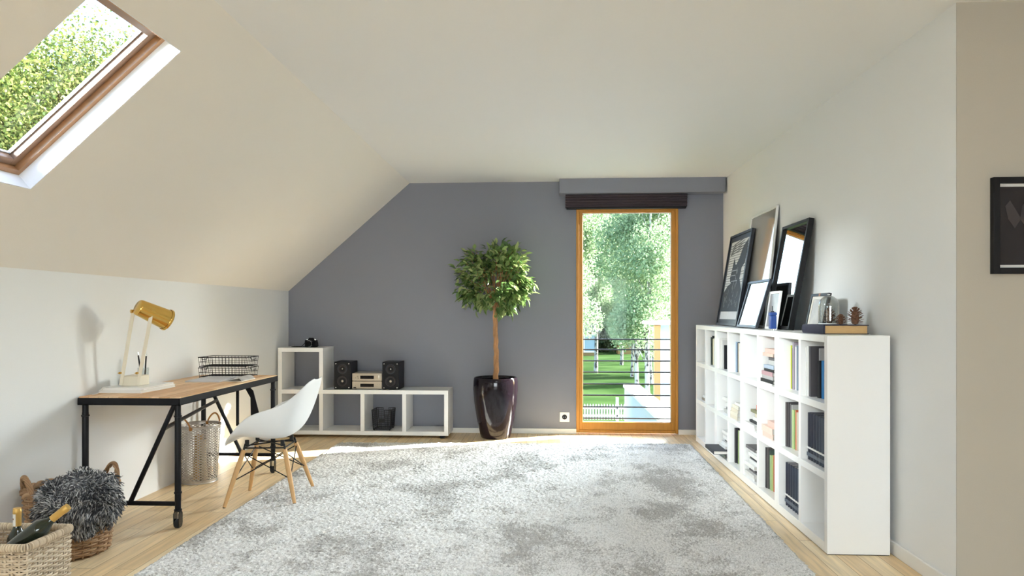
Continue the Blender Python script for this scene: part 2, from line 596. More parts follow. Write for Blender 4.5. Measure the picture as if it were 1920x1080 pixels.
# wall socket
t = thing('wall_socket', 'square white wall socket with black insert low on the grey wall', 'socket', (.167, YB, .172))
m_ = MB().box(-.05, .05, -.010, 0, -.05, .05); m_.build('cover_plate', M['white'], t, bevel=.004)
T = Matrix.Rotation(PI / 2, 4, 'X')
m_ = MB().lathe([(.0, .0165), (.021, .0165), (.025, .013), (.026, .009)], 24, T); m_.build('insert', M['black'], t)
m_ = MB().cyl((-.009, -.015, 0), (-.009, -.0185, 0), .0035).cyl((.009, -.015, 0), (.009, -.0185, 0), .0035); m_.build('contact_pin', M['chrome'], t)

# ------------------------------------------------------------------ rug
def build_rug():
    m, n, l, bs = new_mat('mottled grey shag')
    tc = n.new('ShaderNodeTexCoord')
    mp = n.new('ShaderNodeMapping'); mp.inputs['Scale'].default_value = (1.0, .8, 1)
    l.new(tc.outputs['Object'], mp.inputs[0])
    n1 = n.new('ShaderNodeTexNoise'); n1.inputs['Scale'].default_value = 1.9; n1.inputs['Detail'].default_value = 12
    n1.inputs['Roughness'].default_value = .72; n1.inputs['Distortion'].default_value = .15
    l.new(mp.outputs[0], n1.inputs['Vector'])
    # speckle breaks the border of each patch into single yarns
    sp = n.new('ShaderNodeTexNoise'); sp.inputs['Scale'].default_value = 85; sp.inputs['Detail'].default_value = 1
    l.new(tc.outputs['Object'], sp.inputs['Vector'])
    ad = n.new('ShaderNodeMath'); ad.operation = 'MULTIPLY_ADD'; ad.inputs[1].default_value = .30
    l.new(sp.outputs[0], ad.inputs[0]); l.new(n1.outputs[0], ad.inputs[2])
    r1 = n.new('ShaderNodeValToRGB')
    r1.color_ramp.elements[0].position = .565; r1.color_ramp.elements[0].color = (.50, .49, .47, 1)
    r1.color_ramp.elements[1].position = .655; r1.color_ramp.elements[1].color = (.86, .855, .84, 1)
    l.new(ad.outputs[0], r1.inputs[0])
    n2 = n.new('ShaderNodeTexNoise'); n2.inputs['Scale'].default_value = 120; n2.inputs['Detail'].default_value = 2
    l.new(tc.outputs['Object'], n2.inputs['Vector'])
    r2 = n.new('ShaderNodeMapRange')
    r2.inputs[1].default_value = .30; r2.inputs[2].default_value = .55; r2.inputs[3].default_value = .70; r2.inputs[4].default_value = 1.06
    l.new(n2.outputs[0], r2.inputs[0])
    mu = n.new('ShaderNodeVectorMath'); mu.operation = 'MULTIPLY'
    l.new(r1.outputs[0], mu.inputs[0]); l.new(r2.outputs[0], mu.inputs[1])
    l.new(mu.outputs[0], bs.inputs['Base Color'])
    bs.inputs['Roughness'].default_value = 1.0
    bs.inputs['Specular IOR Level'].default_value = .1
    rng = np.random.default_rng(4)
    nx, ny = 400, 520
    u, v = np.meshgrid(np.linspace(0, 1, nx), np.linspace(0, 1, ny))
    c00, c10, c11, c01 = np.array([-1.935, 2.30]), np.array([1.235, 2.30]), np.array([1.335, 6.47]), np.array([-1.985, 6.37])
    P = (c00 * ((1 - u) * (1 - v))[..., None] + c10 * (u * (1 - v))[..., None] + c11 * (u * v)[..., None] + c01 * ((1 - u) * v)[..., None])
    P = P + rng.normal(0, .0022, P.shape)
    edge = np.minimum(np.minimum(u, 1 - u) * 3.3, np.minimum(v, 1 - v) * 4.1)
    z = .004 + np.clip(edge / .02, 0, 1) * (.014 + rng.normal(0, .0036, u.shape))
    z = np.maximum(z, .002)
    # ragged edge of yarn ends
    for sl in (np.s_[:, 0], np.s_[:, -1], np.s_[0, :], np.s_[-1, :]):
        P[sl] = P[sl] + rng.normal(0, .006, P[sl].shape)
        z[sl] = .002
    V = np.concatenate([P, z[..., None]], -1).reshape(-1, 3)
    i = np.arange(nx * ny).reshape(ny, nx)
    F = np.stack([i[:-1, :-1], i[:-1, 1:], i[1:, 1:], i[1:, :-1]], -1).reshape(-1, 4)
    o = raw_mesh('rug', V, F, m, smooth=False)
    tag(o, 'large mottled light grey shaggy rug covering most of the oak floor', 'rug')
build_rug()

# ------------------------------------------------------------------ desk
def build_desk():
    X0, X1, Y0, Y1, H = -2.712, -2.107, 3.80, 5.222, .757
    cx, cy = (X0 + X1) / 2, (Y0 + Y1) / 2
    t = thing('desk', 'black steel trestle desk with oiled wooden top on castors along the left wall', 'desk', (cx, cy, 0))
    hx, hy = (X1 - X0) / 2, (Y1 - Y0) / 2
    m_ = MB().box(-hx + .004, hx - .004, -hy + .004, hy - .004, H - .022, H)
    m_.build('tabletop', M['desk_top'], t, bevel=.002)
    m_ = MB().frame(-hx, hx, -hy, hy, .022, 0, 1)
    m_ = MB()
    z0, z1 = H - .047, H - .006
    m_.box(-hx, hx, -hy, -hy + .0035, z0, z1); m_.box(-hx, hx, hy - .0035, hy, z0, z1)
    m_.box(-hx, -hx + .0035, -hy, hy, z0, z1); m_.box(hx - .0035, hx, -hy, hy, z0, z1)
    m_.box(-hx, hx, -hy, -hy + .05, z0, z0 + .004); m_.box(-hx, hx, hy - .05, hy, z0, z0 + .004)
    m_.box(-hx, -hx + .05, -hy, hy, z0, z0 + .004); m_.box(hx - .05, hx, -hy, hy, z0, z0 + .004)
    m_.build('apron', M['black'], t, smooth=False)
    lx, ly = hx - .026, hy - .030
    for sx in (-1, 1):
        for sy in (-1, 1):
            x, y = sx * lx, sy * ly
            m_ = MB().lathe([(.0165, .105), (.0165, .155), (.0175, .16), (.0175, .66), (.0165, .665), (.0165, .72)], 20, c=(x, y), cap0=True, cap1=True)
            for zz in (.105, .205, .645):
                m_.lathe([(.016, zz - .006), (.0215, zz - .004), (.0215, zz + .004), (.016, zz + .006)], 20, c=(x, y))
            lg = m_.build('leg', M['black'], t)
            T = Matrix.Translation((x, y, 0))
            m_ = MB()
            for q in (-1, 1):
                m_.prism([(-.021, .031), (-.016, .012), (0, .004), (.016, .012), (.021, .031), (.021, .085), (.012, .098), (-.012, .098), (-.021, .085)], 'x', q * .0125, q * .0175, T)
            m_.box(-.0175, .0175, -.012, .012, .094, .105, T)
            m_.build('caster_fork', M['black_gloss'], lg, bevel=.0015)
            m_ = MB().lathe([(.004, -.0105), (.0245, -.0105), (.0262, -.006), (.0262, .006), (.0245, .0105), (.004, .0105)], 24,
                            T @ Matrix.Translation((0, 0, .0265)) @ Matrix.Rotation(PI / 2, 4, 'Y'), cap0=True, cap1=True)
            m_.build('caster_wheel', M['rubber'], lg)
    for sy, nm in ((-1, 'near'), (1, 'far')):
        y = sy * ly
        m_ = MB().cyl((-lx, y, .140), (lx, y, .140), .0135, n=14)
        m_.build('crossbar', M['black'], t)
        # diagonal brace; the two ends mirror each other
        if sy < 0: a, c_ = (lx - .02, y, .712), (-lx + .27, y, .145)
        else: a, c_ = (-lx + .03, y, .712), (lx - .25, y, .145)
        m_ = MB().cyl(a, c_, .0135, n=14)
        m_.build('diagonal_brace', M['black'], t)
    # stretcher tying the two diagonals together
    fa = lambda a, c_, k: tuple(a[i] + (c_[i] - a[i]) * k for i in range(3))
    A = fa((lx - .02, -ly, .712), (-lx + .27, -ly, .145), .25)
    B = fa((-lx + .03, ly, .712), (lx - .25, ly, .145), .27)
    MB().cyl(A, B, .012, n=14).build('stretcher', M['black'], t)
    # flat hangers under the far end and a shallow black tray box
    MB().box(.085, .105, .46, .472, .40, .712).build('hanger_bar', M['black'], t, bevel=.001)
    m_ = MB().prism([(.135, .712), (.165, .712), (.215, .662), (.285, .40), (.20, .40), (.195, .61)], 'y', .46, .468)
    m_.build('hanger_plate', M['black'], t, bevel=.001)
    MB().box(-.04, .06, .18, .30, .672, .71).build('cable_box', M['black_matte'], t, bevel=.003)
build_desk()
DK = .7575

# papers and books on the desk
def flat_book(name, label, cat, loc, sx, sy, h, rz, cover, pages=None, group=None, spine='x-', cov=.0022):
    """a book lying flat, spine on one side"""
    t = thing(name, label, cat, loc, rz, group)
    m_ = MB()
    m_.box(-sx / 2, sx / 2, -sy / 2, sy / 2, 0, cov)
    m_.box(-sx / 2, sx / 2, -sy / 2, sy / 2, h - cov, h)
    if spine == 'x-': m_.box(-sx / 2, -sx / 2 + cov, -sy / 2, sy / 2, cov, h - cov)
    else: m_.box(-sx / 2, sx / 2, -sy / 2, -sy / 2 + cov, cov, h - cov)
    m_.build('cover', cover, t, smooth=False)
    i = .004
    m_ = MB()
    if spine == 'x-': m_.box(-sx / 2 + cov, sx / 2 - i, -sy / 2 + i, sy / 2 - i, cov, h - cov)
    else: m_.box(-sx / 2 + i, sx / 2 - i, -sy / 2 + cov, sy / 2 - i, cov, h - cov)
    m_.build('page_block', pages or M['paper'], t, smooth=False)
    return t
flat_book('magazine', 'thick white magazine lying at the bottom under the brass desk lamp', 'magazine', (-2.572, 4.165, DK), .265, .37, .019, -.02, M['white_matte'], group='magazines under the desk lamp', spine='y')
flat_book('magazine', 'thin white magazine on top of the thicker one, directly under the brass lamp', 'magazine', (-2.562, 4.160, DK + .0192), .25, .355, .012, .03, M['white'], group='magazines under the desk lamp', spine='y')
flat_book('notebook', 'thin pale grey notebook lying shut on the desk before the wire trays', 'notebook', (-2.415, 4.815, DK), .24, .36, .010, .03, mat('pale grey card', (.60, .60, .63), .5), spine='y')

def build_open_magazine():
    t = thing('open_magazine', 'open magazine with one page curling up near the desk edge', 'magazine', (-2.21, 4.80, DK))
    m_ = MB()
    m_.box(-.07, .06, -.11, .11, 0, .004)
    m_.build('page_block', M['paper'], t, smooth=False)
    vs, fs = [], []
    n = 14
    for i in range(n):
        q = i / (n - 1)
        x = .06 - .11 * q + .02 * math.sin(q * PI)
        z = .0045 + .024 * math.sin(q * PI * .85) ** 1.4
        for y in (-.11, .11):
            vs.append((x, y, z))
    for i in range(n - 1): fs.append((2 * i, 2 * i + 1, 2 * i + 3, 2 * i + 2))
    m_ = MB(); m_.add(vs, fs)
    o = m_.build('curling_page', mat('printed magazine page', (.45, .44, .42), .55, noise=.5, nscale=9), t)
    s = o.modifiers.new('solid', 'SOLIDIFY'); s.thickness = .0006
build_open_magazine()

# desk lamp
def build_lamp():
    t = thing('desk_lamp', 'brass shaded desk lamp with two cream arms standing on white magazines', 'lamp', (-2.585, 4.115, DK + .0314))
    m_ = MB().box(-.052, .060, -.035, .085, 0, .062)
    m_.build('base', M['cream'], t, bevel=.004)
    A = [((-.045, -.04, .012), (.020, -.02, .462)), ((.062, -.04, .012), (.140, -.02, .468))]
    for p, q in A:
        p, q = Vector(p), Vector(q)
        d = (q - p).normalized()
        R = d.to_track_quat('Z', 'X').to_matrix().to_4x4()
        T = Matrix.Translation(p) @ R
        m_ = MB().box(-.010, .010, -.0045, .0045, -.006, (q - p).length, T)
        o = m_.build('arm', M['cream'], t, bevel=.0015)
        m_ = MB().cyl(p + Vector((0, -.016, .07)), p + Vector((0, .012, .07)), .007, n=14).cyl(p + Vector((0, -.03, .071)), p + Vector((0, -.016, .071)), .003, n=8)
        m_.build('brass_bolt', M['brass'], o)
    p0, p1 = Vector((.066, -.050, .490)), Vector((.170, .105, .405))
    ax = (p1 - p0).normalized()
    T = Matrix.Translation(p0) @ ax.to_track_quat('Z', 'Y').to_matrix().to_4x4()
    L = (p1 - p0).length
    m_ = MB().lathe([(.0005, 0), (.043, 0), (.047, .003), (.050, .012), (.064, L - .02), (.067, L - .004), (.067, L), (.063, L), (.060, L - .02), (.044, .014), (.0005, .012)], 40, T)
    sh = m_.build('lamp_shade', M['brass'], t)
    m_ = MB().lathe([(.0675, L - .016), (.070, L - .012), (.070, L - .002), (.0675, L + .001)], 40, T)
    m_.build('shade_rim', M['brass'], sh)
    m_ = MB().lathe([(.0005, L - .012), (.022, L - .018), (.030, L - .045), (.02, L - .075), (.014, L - .10)], 20, T)
    m_.build('bulb', M['white_matte'], sh)
    m_ = MB().cyl((.016, -.02, .462), (.142, -.02, .468), .0045, n=10)
    m_.cyl((.01, -.03, .462), (.024, -.01, .462), .011, n=14).cyl((.134, -.03, .468), (.148, -.01, .468), .011, n=14)
    m_.build('pivot_rod', M['brass'], t)
    # cord running off the back towards the wall
    m_ = MB().tube([(-.05, .0, .02), (-.07, -.03, .005), (-.085, -.10, .0045), (-.09, -.143, .0035), (-.095, -.163, -.015), (-.095, -.19, -.0282), (-.09, -.24, -.0285)], .0024, 8)
    m_.build('cord', M['white_matte'], t)
build_lamp()

# pen cup with two pens
t = thing('pen_cup', 'small clear glass pen cup behind the brass desk lamp arms', 'cup', (-2.617, 4.285, DK + .0314))
m_ = MB().lathe([(.0005, 0), (.027, 0), (.030, .004), (.034, .098), (.032, .098), (.028, .008), (.0005, .006)], 28)
m_.build('glass_body', M['clear'], t)
for nm, lab, p, q in (('pen', 'black pen with silver tip leaning towards the wall in the glass pen cup', (-.010, .0, .010), (-.034, -.004, .200)),
                      ('pen', 'thin black pen standing nearly upright in the glass pen cup', (.006, .004, .010), (.016, .008, .195))):
    t = thing(nm, lab, 'pen', Vector((-2.617, 4.285, DK + .0314)), 0, 'pens in the cup')
    p, q = Vector(p), Vector(q)
    e = p + (q - p) * .88
    MB().cyl(p, e, .0045, n=10).build('barrel', M['black'], t)
    MB().cyl(e, q, .0035, .0015, n=10).build('tip', M['chrome'], t)

# two stacked wire trays
def wire_tray(loc, label):
    t = thing('wire_tray', label, 'tray', loc, 0, 'black wire trays stacked on the desk')
    hx, hy, h, r = .185, .105, .072, .0016
    m_ = MB()
    rim = [(-hx, -hy, h), (hx, -hy, h), (hx, hy, h), (-hx, hy, h)]
    m_.tube(rim, .0028, 8, closed=True)
    low = [(x * .95, y * .95, .006) for x, y, _ in rim]
    m_.tube(low, .0024, 8, closed=True)
    m_.build('rim_wire', M['black'], t)
    m_ = MB()
    nx, ny = 14, 7
    for i in range(nx + 1):
        x = -hx + 2 * hx * i / nx
        m_.tube([(x, -hy, h), (x * .95, -hy * .95, .006), (x * .95, hy * .95, .006), (x, hy, h)], r, 5)
    for i in range(1, ny):
        y = -hy + 2 * hy * i / ny
        m_.tube([(-hx, y, h), (-hx * .95, y * .95, .006), (hx * .95, y * .95, .006), (hx, y, h)], r, 5)
    k = .038
    m_.tube([(-hx * .975, -hy * .975, k), (hx * .975, -hy * .975, k), (hx * .975, hy * .975, k), (-hx * .975, hy * .975, k)], r, 5, closed=True)
    m_.build('wire_mesh', M['black'], t)
    for sx in (-1, 1):
        m_ = MB().tube([(sx * hx, -.04, h), (sx * (hx + .006), -.035, h - .022), (sx * (hx + .006), .035, h - .022), (sx * hx, .04, h)], .0026, 6)
        m_.build('handle', M['black'], t)
        for sy in (-1, 1):
            m_ = MB().cyl((sx * hx * .95, sy * hy * .95, 0), (sx * hx * .95, sy * hy * .95, .006), .004, n=8)
            m_.build('foot', M['black'], t)
    return t
wire_tray((-2.428, 5.075, DK), 'lower of two stacked black wire letter trays, standing on the desk top')
wire_tray((-2.428, 5.075, DK + .078), 'upper of two stacked black wire letter trays, open above the desk')

# ------------------------------------------------------------------ shell armchair
def build_chair():
    t = thing('shell_armchair', 'white moulded shell armchair on beech dowel legs pulled out from the desk', 'chair', (-1.862, 4.478, 0), math.radians(184.6))
    K = 1.0
    Cn = [(.228, .386), (.216, .412), (.185, .428), (.12, .434), (.04, .424), (-.06, .415), (-.145, .425), (-.205, .475), (-.25, .565), (-.285, .665), (-.312, .745), (-.33, .800)]
    Rm = [(.215, .190, .384), (.200, .228, .412), (.162, .268, .465), (.105, .296, .535), (.035, .312, .592), (-.045, .318, .625), (-.115, .312, .646), (-.175, .295, .672), (-.225, .265, .706), (-.268, .222, .750), (-.300, .160, .790), (-.322, .085, .810)]
    nu, up = 25, []
    vs, fs = [], []
    def interp(arr, q):
        i = min(int(q), len(arr) - 2)
        k = q - i
        # Catmull-Rom
        p = [Vector(arr[max(0, min(len(arr) - 1, i + d))]) for d in (-1, 0, 1, 2)]
        return .5 * (2 * p[1] + (p[2] - p[0]) * k + (2 * p[0] - 5 * p[1] + 4 * p[2] - p[3]) * k * k + (-p[0] + 3 * p[1] - 3 * p[2] + p[3]) * k ** 3)
    c3 = [(x, 0, z) for x, z in Cn]
    nv = 34
    for j in range(nv):
        q = (len(Cn) - 1) * j / (nv - 1)
        c = interp(c3, q)
        e = interp(Rm, q)
        for i in range(nu):
            a = -1 + 2 * i / (nu - 1)
            s = abs(a)
            lat = e.y * math.copysign(math.sin(s * PI / 2 * .92) / math.sin(PI / 2 * .92), a)
            hz = s ** 2.7
            vs.append(((c.x + (e.x - c.x) * s ** 2.2) * K, lat, c.z + (e.z - c.z) * hz))
    for j in range(nv - 1):
        for i in range(nu - 1):
            a = j * nu + i
            fs.append((a, a + 1, a + nu + 1, a + nu))
    m_ = MB(); m_.add(vs, fs)
    o = m_.build('seat_shell', M['shell'], t, angle=80)
    s = o.modifiers.new('solid', 'SOLIDIFY'); s.thickness = .007; s.offset = -1
    q = o.modifiers.new('sub', 'SUBSURF'); q.levels = q.render_levels = 1
    feet = [(.215, .222), (.205, -.205), (-.222, .200), (-.222, -.240)]
    tops = [(.120, .115), (.120, -.115), (-.130, .115), (-.130, -.115)]
    pts = []
    for (fx, fy), (tx, ty) in zip(feet, tops):
        f_, p_ = Vector((fx, fy, .004 if fx > 0 else .021)), Vector((tx, ty, .375))
        pts.append((f_, p_))
        d = p_ - f_
        lg = MB().tube([f_, f_ + d * .12, f_ + d * .6, f_ + d * .93], [.0105, .0125, .0168, .0150], 16).build('leg', M['beech'], t)
        MB().cyl(f_ + Vector((0, 0, -.004)), f_ + Vector((0, 0, .001)), .0095, n=14).build('foot_pad', M['rubber'], lg)
        MB().tube([f_ + d * .84, f_ + d * .86, p_ + Vector((0, 0, .012))], [.004, .0065, .0065], 10).build('leg_bracket', M['black'], lg)
    for i in range(4):
        sx, sy = (1 if feet[i][0] > 0 else -1), (1 if feet[i][1] > 0 else -1)
        MB().cyl((sx * .115, sy * .10, .370), (sx * .115, sy * .10, .408), .013, n=16).build('shell_mount', M['rubber'], t)
    at = lambda i, k: pts[i][0] + (pts[i][1] - pts[i][0]) * k
    for a, c_ in ((0, 1), (1, 3), (3, 2), (2, 0)):
        m_ = MB()
        m_.cyl(at(a, .88), at(c_, .42), .0036, n=8)
        m_.cyl(at(c_, .88), at(a, .42), .0036, n=8)
        m_.cyl(at(a, .96), at(c_, .96), .0045, n=8)
        m_.build('cross_brace', M['black'], t)
    m_ = MB().cyl(at(0, 1.0), at(3, 1.0), .0045, n=8).cyl(at(1, 1.0), at(2, 1.0), .0045, n=8)
    m_.build('under_frame', M['black'], t)
build_chair()

# ------------------------------------------------------------------ perforated metal bin under the desk
def build_bin():
    t = thing('metal_basket', 'round perforated tin basket with tan leather handles under the desk', 'basket', (-2.571, 4.905, 0))
    n, rows, h = 28, 20, .42
    r0, r1 = .122, .149
    m_ = MB()
    def rad(z): return r0 + (r1 - r0) * z / h
    def P(a, z): return Vector((rad(z) * math.cos(a), rad(z) * math.sin(a), z))
    zb, zt = .025, h - .018
    dz, da = (zt - zb) / rows, 2 * PI / n
    for k in range(n):
        for j in range(rows):
            a0, z0 = k * da, zb + j * dz
            ca, cz = a0 + da / 2, z0 + dz / 2
            outer, inner = [], []
            for q in range(8):
                w = 2 * PI * (q + .5) / 8
                dx, dy = math.cos(w), math.sin(w)
                sc = 1 / max(abs(dx), abs(dy))
                outer.append(P(ca + dx * sc * da / 2, cz + dy * sc * dz / 2))
                inner.append(P(ca + dx * .30 * da, cz + dy * .30 * dz))
            m_.add(outer + inner, [(q, (q + 1) % 8, 8 + (q + 1) % 8, 8 + q) for q in range(8)])
    m_.lathe([(rad(0), 0.002), (rad(zb), zb)], n)
    m_.lathe([(rad(zt), zt), (rad(h), h)], n)
    m_.lathe([(.001, .006), (rad(0) - .002, .006)], n)
    o = m_.build('perforated_body', M['tin'], t, fixn=False, smooth=False)
    s = o.modifiers.new('solid', 'SOLIDIFY'); s.thickness = .0016
    m_ = MB().tube([(rad(h) * math.cos(q), rad(h) * math.sin(q), h) for q in np.linspace(0, 2 * PI, 48, endpoint=False)], .0042, 8, closed=True)
    m_.build('rolled_rim', M['tin'], t)
    m_ = MB().tube([((rad(0) + .001) * math.cos(q), (rad(0) + .001) * math.sin(q), .005) for q in np.linspace(0, 2 * PI, 48, endpoint=False)], .005, 8, closed=True)
    m_.build('base_ring', M['tin'], t)
    for a in (math.radians(72), math.radians(252)):
        pth = []
        for q in np.linspace(-1, 1, 15):
            w = a + q * .42
            pth.append(((rad(h) + .004) * math.cos(w), (rad(h) + .004) * math.sin(w), h - .012 + .075 * math.cos(q * PI / 2) ** .7))
        o = MB().tube(pth, .0062, 8).build('handle', M['leather'], t)
        for e in (pth[0], pth[-1]):
            m_ = MB().lathe([(.001, -.014), (.011, -.010), (.0125, 0), (.011, .010), (.001, .014)], 12, Matrix.Translation(e))
            m_.build('handle_knot', M['leather'], o)
build_bin()
# rolled paper standing in the bin
for i, (x, y, r_, hh, lean, c, lab) in enumerate(((-.03, .03, .030, .33, .04, (.50, .31, .12), 'rolled sheet of brown kraft paper inside the tin basket'),
                                         (.045, -.02, .026, .30, -.03, (.58, .50, .36), 'rolled sheet of cream paper inside the tin basket'))):
    T = Matrix.Translation((x, y, .008)) @ Matrix.Rotation(lean, 4, 'Y')
    m_ = MB().lathe([(r_, 0), (r_, hh), (r_ - .003, hh), (r_ - .003, 0)], 20, T)
    o = m_.build('paper_roll', mat('rolled paper ' + str(i), c, .8, noise=.1))
    o.location = (-2.571, 4.905, 0)
    tag(o, lab, 'paper roll', 'paper rolls in the tin basket')

# ------------------------------------------------------------------ wicker
def weave(m_, path_fn, length, z0, z1, rows, stake_gap, r, amp, rnd, nsub=3, offs=None):
    """horizontal willow rods woven around upright stakes; path_fn(s, z) -> point, outward normal"""
    ns = int(round(length / stake_gap))
    if ns % 2: ns += 1
    for k in range(rows):
        z = z0 + (z1 - z0) * (k + .5) / rows
        pth = []
        for i in range(ns * nsub):
            q = i / nsub
            p, nn = path_fn(q / ns * length, z)
            pth.append(p + nn * (amp * math.cos(PI * (q + k))) + Vector((0, 0, rnd.uniform(-.0008, .0008))))
        m_.tube(pth, r * rnd.uniform(.9, 1.1), 5, closed=True)
    return ns
def stakes(m_, path_fn, length, ns, z0, z1, r):
    for i in range(ns):
        s = (i) / ns * length
        m_.tube([path_fn(s, z)[0] for z in np.linspace(z0, z1, 5)], r, 6)
def rect_path(hx, hy, rc, taper=0.):
    a, c_ = 2 * (hx - rc), 2 * (hy - rc)
    arc = PI / 2 * rc
    L = 2 * a + 2 * c_ + 4 * arc
    def fn(s, z):
        g = 1 + taper * z
        s = s % L
        segs = [('l', a, Vector((-hx + rc, -hy, 0)), Vector((1, 0, 0)), Vector((0, -1, 0))), ('c', arc, Vector((hx - rc, -hy + rc, 0)), -PI / 2, 0),
                ('l', c_, Vector((hx, -hy + rc, 0)), Vector((0, 1, 0)), Vector((1, 0, 0))), ('c', arc, Vector((hx - rc, hy - rc, 0)), 0, 0),
                ('l', a, Vector((hx - rc, hy, 0)), Vector((-1, 0, 0)), Vector((0, 1, 0))), ('c', arc, Vector((-hx + rc, hy - rc, 0)), PI / 2, 0),
                ('l', c_, Vector((-hx, hy - rc, 0)), Vector((0, -1, 0)), Vector((-1, 0, 0))), ('c', arc, Vector((-hx + rc, -hy + rc, 0)), PI, 0)]
        for kind, ln, p, d, nn in segs:
            if s <= ln:
                if kind == 'l': q, no = p + d * s, nn
                else:
                    w = d + s / rc
                    no = Vector((math.cos(w), math.sin(w), 0)); q = p + no * rc
                return Vector((q.x * g, q.y * g, z)), no
            s -= ln
        return Vector((-hx + rc, -hy, z)), Vector((0, -1, 0))
    return fn, L

def build_wine_basket():
    rnd = random.Random(3)
    cx, cy = -2.245, 2.722
    t = thing('wicker_wine_basket', 'pale whitewashed rectangular wicker basket holding wine bottles on the floor', 'basket', (cx, cy, 0))
    fn, L = rect_path(.182, .130, .018, .04)
    m_ = MB()
    ns = weave(m_, fn, L, .012, .305, 29, .030, .0046, .0058, rnd)
    m_.build('woven_body', M['wicker_pale'], t)
    m_ = MB(); stakes(m_, fn, L, ns, .004, .31, .0045)
    m_.build('stakes', M['wicker_pale'], t)
    m_ = MB()
    N = 190
    for i in range(N):
        p, no = fn(i / N * L, .310)
        q, _ = fn((i + .35) / N * L, .310)
        pth = [p + no * (.0105 * math.cos(w)) + Vector((0, 0, .0135 * math.sin(w))) for w in np.linspace(0, 2 * PI, 10, endpoint=False)]
        m_.tube(pth, .0038, 5, closed=True)
    m_.build('wrapped_rim', M['wicker_pale'], t)
    m_ = MB().box(-.172, .172, -.121, .121, .004, .098); m_.build('inner_base', M['wicker_pale'], t, bevel=.01)
    return cx, cy
bx, by = build_wine_basket()
def bottle(label, loc, rot, seal):
    t = thing('wine_bottle', label, 'bottle', loc, 0, 'wine bottles in the pale wicker basket')
    t.rotation_euler = rot
    m_ = MB().lathe([(.001, .004), (.030, 0), (.0365, .004), (.0375, .012), (.0375, .175), (.035, .192), (.024, .212), (.0165, .226), (.0145, .24), (.0145, .262)], 32)
    m_.build('glass_body', M['bottle'], t)
    m_ = MB().lathe([(.0150, .235), (.0150, .288), (.0162, .290), (.0162, .302), (.0150, .304), (.0150, .312), (.001, .312)], 28)
    m_.build('foil_capsule', M['gold_foil'], t)
    if not seal: return t
    # small paper seal on one side of the neck
    m_ = MB()
    n = 8
    vs = [(.0156 * math.cos(q), .0156 * math.sin(q), z) for z in (.238, .300) for q in np.linspace(-PI * .95, -PI * .50, n)]
    m_.add(vs, [(i, i + 1, n + i + 1, n + i) for i in range(n - 1)])
    s = m_.build('neck_seal', M['label'], t)
    # tiny round stamp on the seal
    q0 = -PI * .72
    m_ = MB().disc((.0159 * math.cos(q0), .0159 * math.sin(q0), .268), .0042, (math.cos(q0), math.sin(q0), 0), 14)
    m_.build('seal_stamp', M['red_dot'], s)
    return t
bottle('wine bottle standing upright in the pale wicker basket, gold foil neck', (-2.253, 2.785, .100), (0, 0, .3), True)
bottle('wine bottle leaning over the rim of the pale wicker basket', (-2.225, 2.668, .238), Vector((.74, .22, .63)).to_track_quat('Z', 'Y').to_euler(), False)
def build_log_basket():
    rnd = random.Random(5)
    t = thing('round_wicker_basket', 'round brown wicker basket with loop handles against the left wall', 'basket', (-2.468, 3.415, 0))
    def fn(s, z):
        r = .168 + .036 * min(1, z / .30)
        w = s / .19
        no = Vector((math.cos(w), math.sin(w), 0))
        return no * r + Vector((0, 0, z)), no
    L = 2 * PI * .19
    m_ = MB()
    ns = weave(m_, fn, L, .012, .33, 27, .042, .0056, .0062, rnd)
    m_.build('woven_body', M['wicker'], t)
    m_ = MB(); stakes(m_, fn, L, ns, .006, .34, .005); m_.build('stakes', M['wicker'], t)
    m_ = MB()
    for ph, dr, dz in ((0, .008, 0), (2.1, .0, .010), (4.2, -.008, -.002)):
        pth = []
        for q in np.linspace(0, 2 * PI, 90, endpoint=False):
            tw = q * 9 + ph
            r = .204 + .010 * math.cos(tw)
            pth.append((r * math.cos(q), r * math.sin(q), .340 + .010 * math.sin(tw)))
        m_.tube(pth, .0095, 7, closed=True)
    m_.build('plaited_rim', M['wicker'], t)
    m_ = MB().lathe([(.001, .006), (.166, .006)], 40); m_.build('base', M['wicker'], t)
    for a in (math.radians(232), math.radians(58)):
        m_ = MB()
        for ph in (0, 1.57, 3.14, 4.71):
            pth = []
            for q in np.linspace(0, 1, 26):
                w = a + (q - .5) * .80
                rr = .206
                tw = q * 10 + ph
                c = Vector((rr * math.cos(w), rr * math.sin(w), 0.335 + .088 * math.sin(q * PI) ** .75))
                pth.append(c + Vector((math.cos(a), math.sin(a), 0)) * (.008 * math.cos(tw)) + Vector((0, 0, 1)) * (.008 * math.sin(tw)))
            m_.tube(pth, .0055, 7)
        m_.build('handle', M['wicker'], t)
build_log_basket()

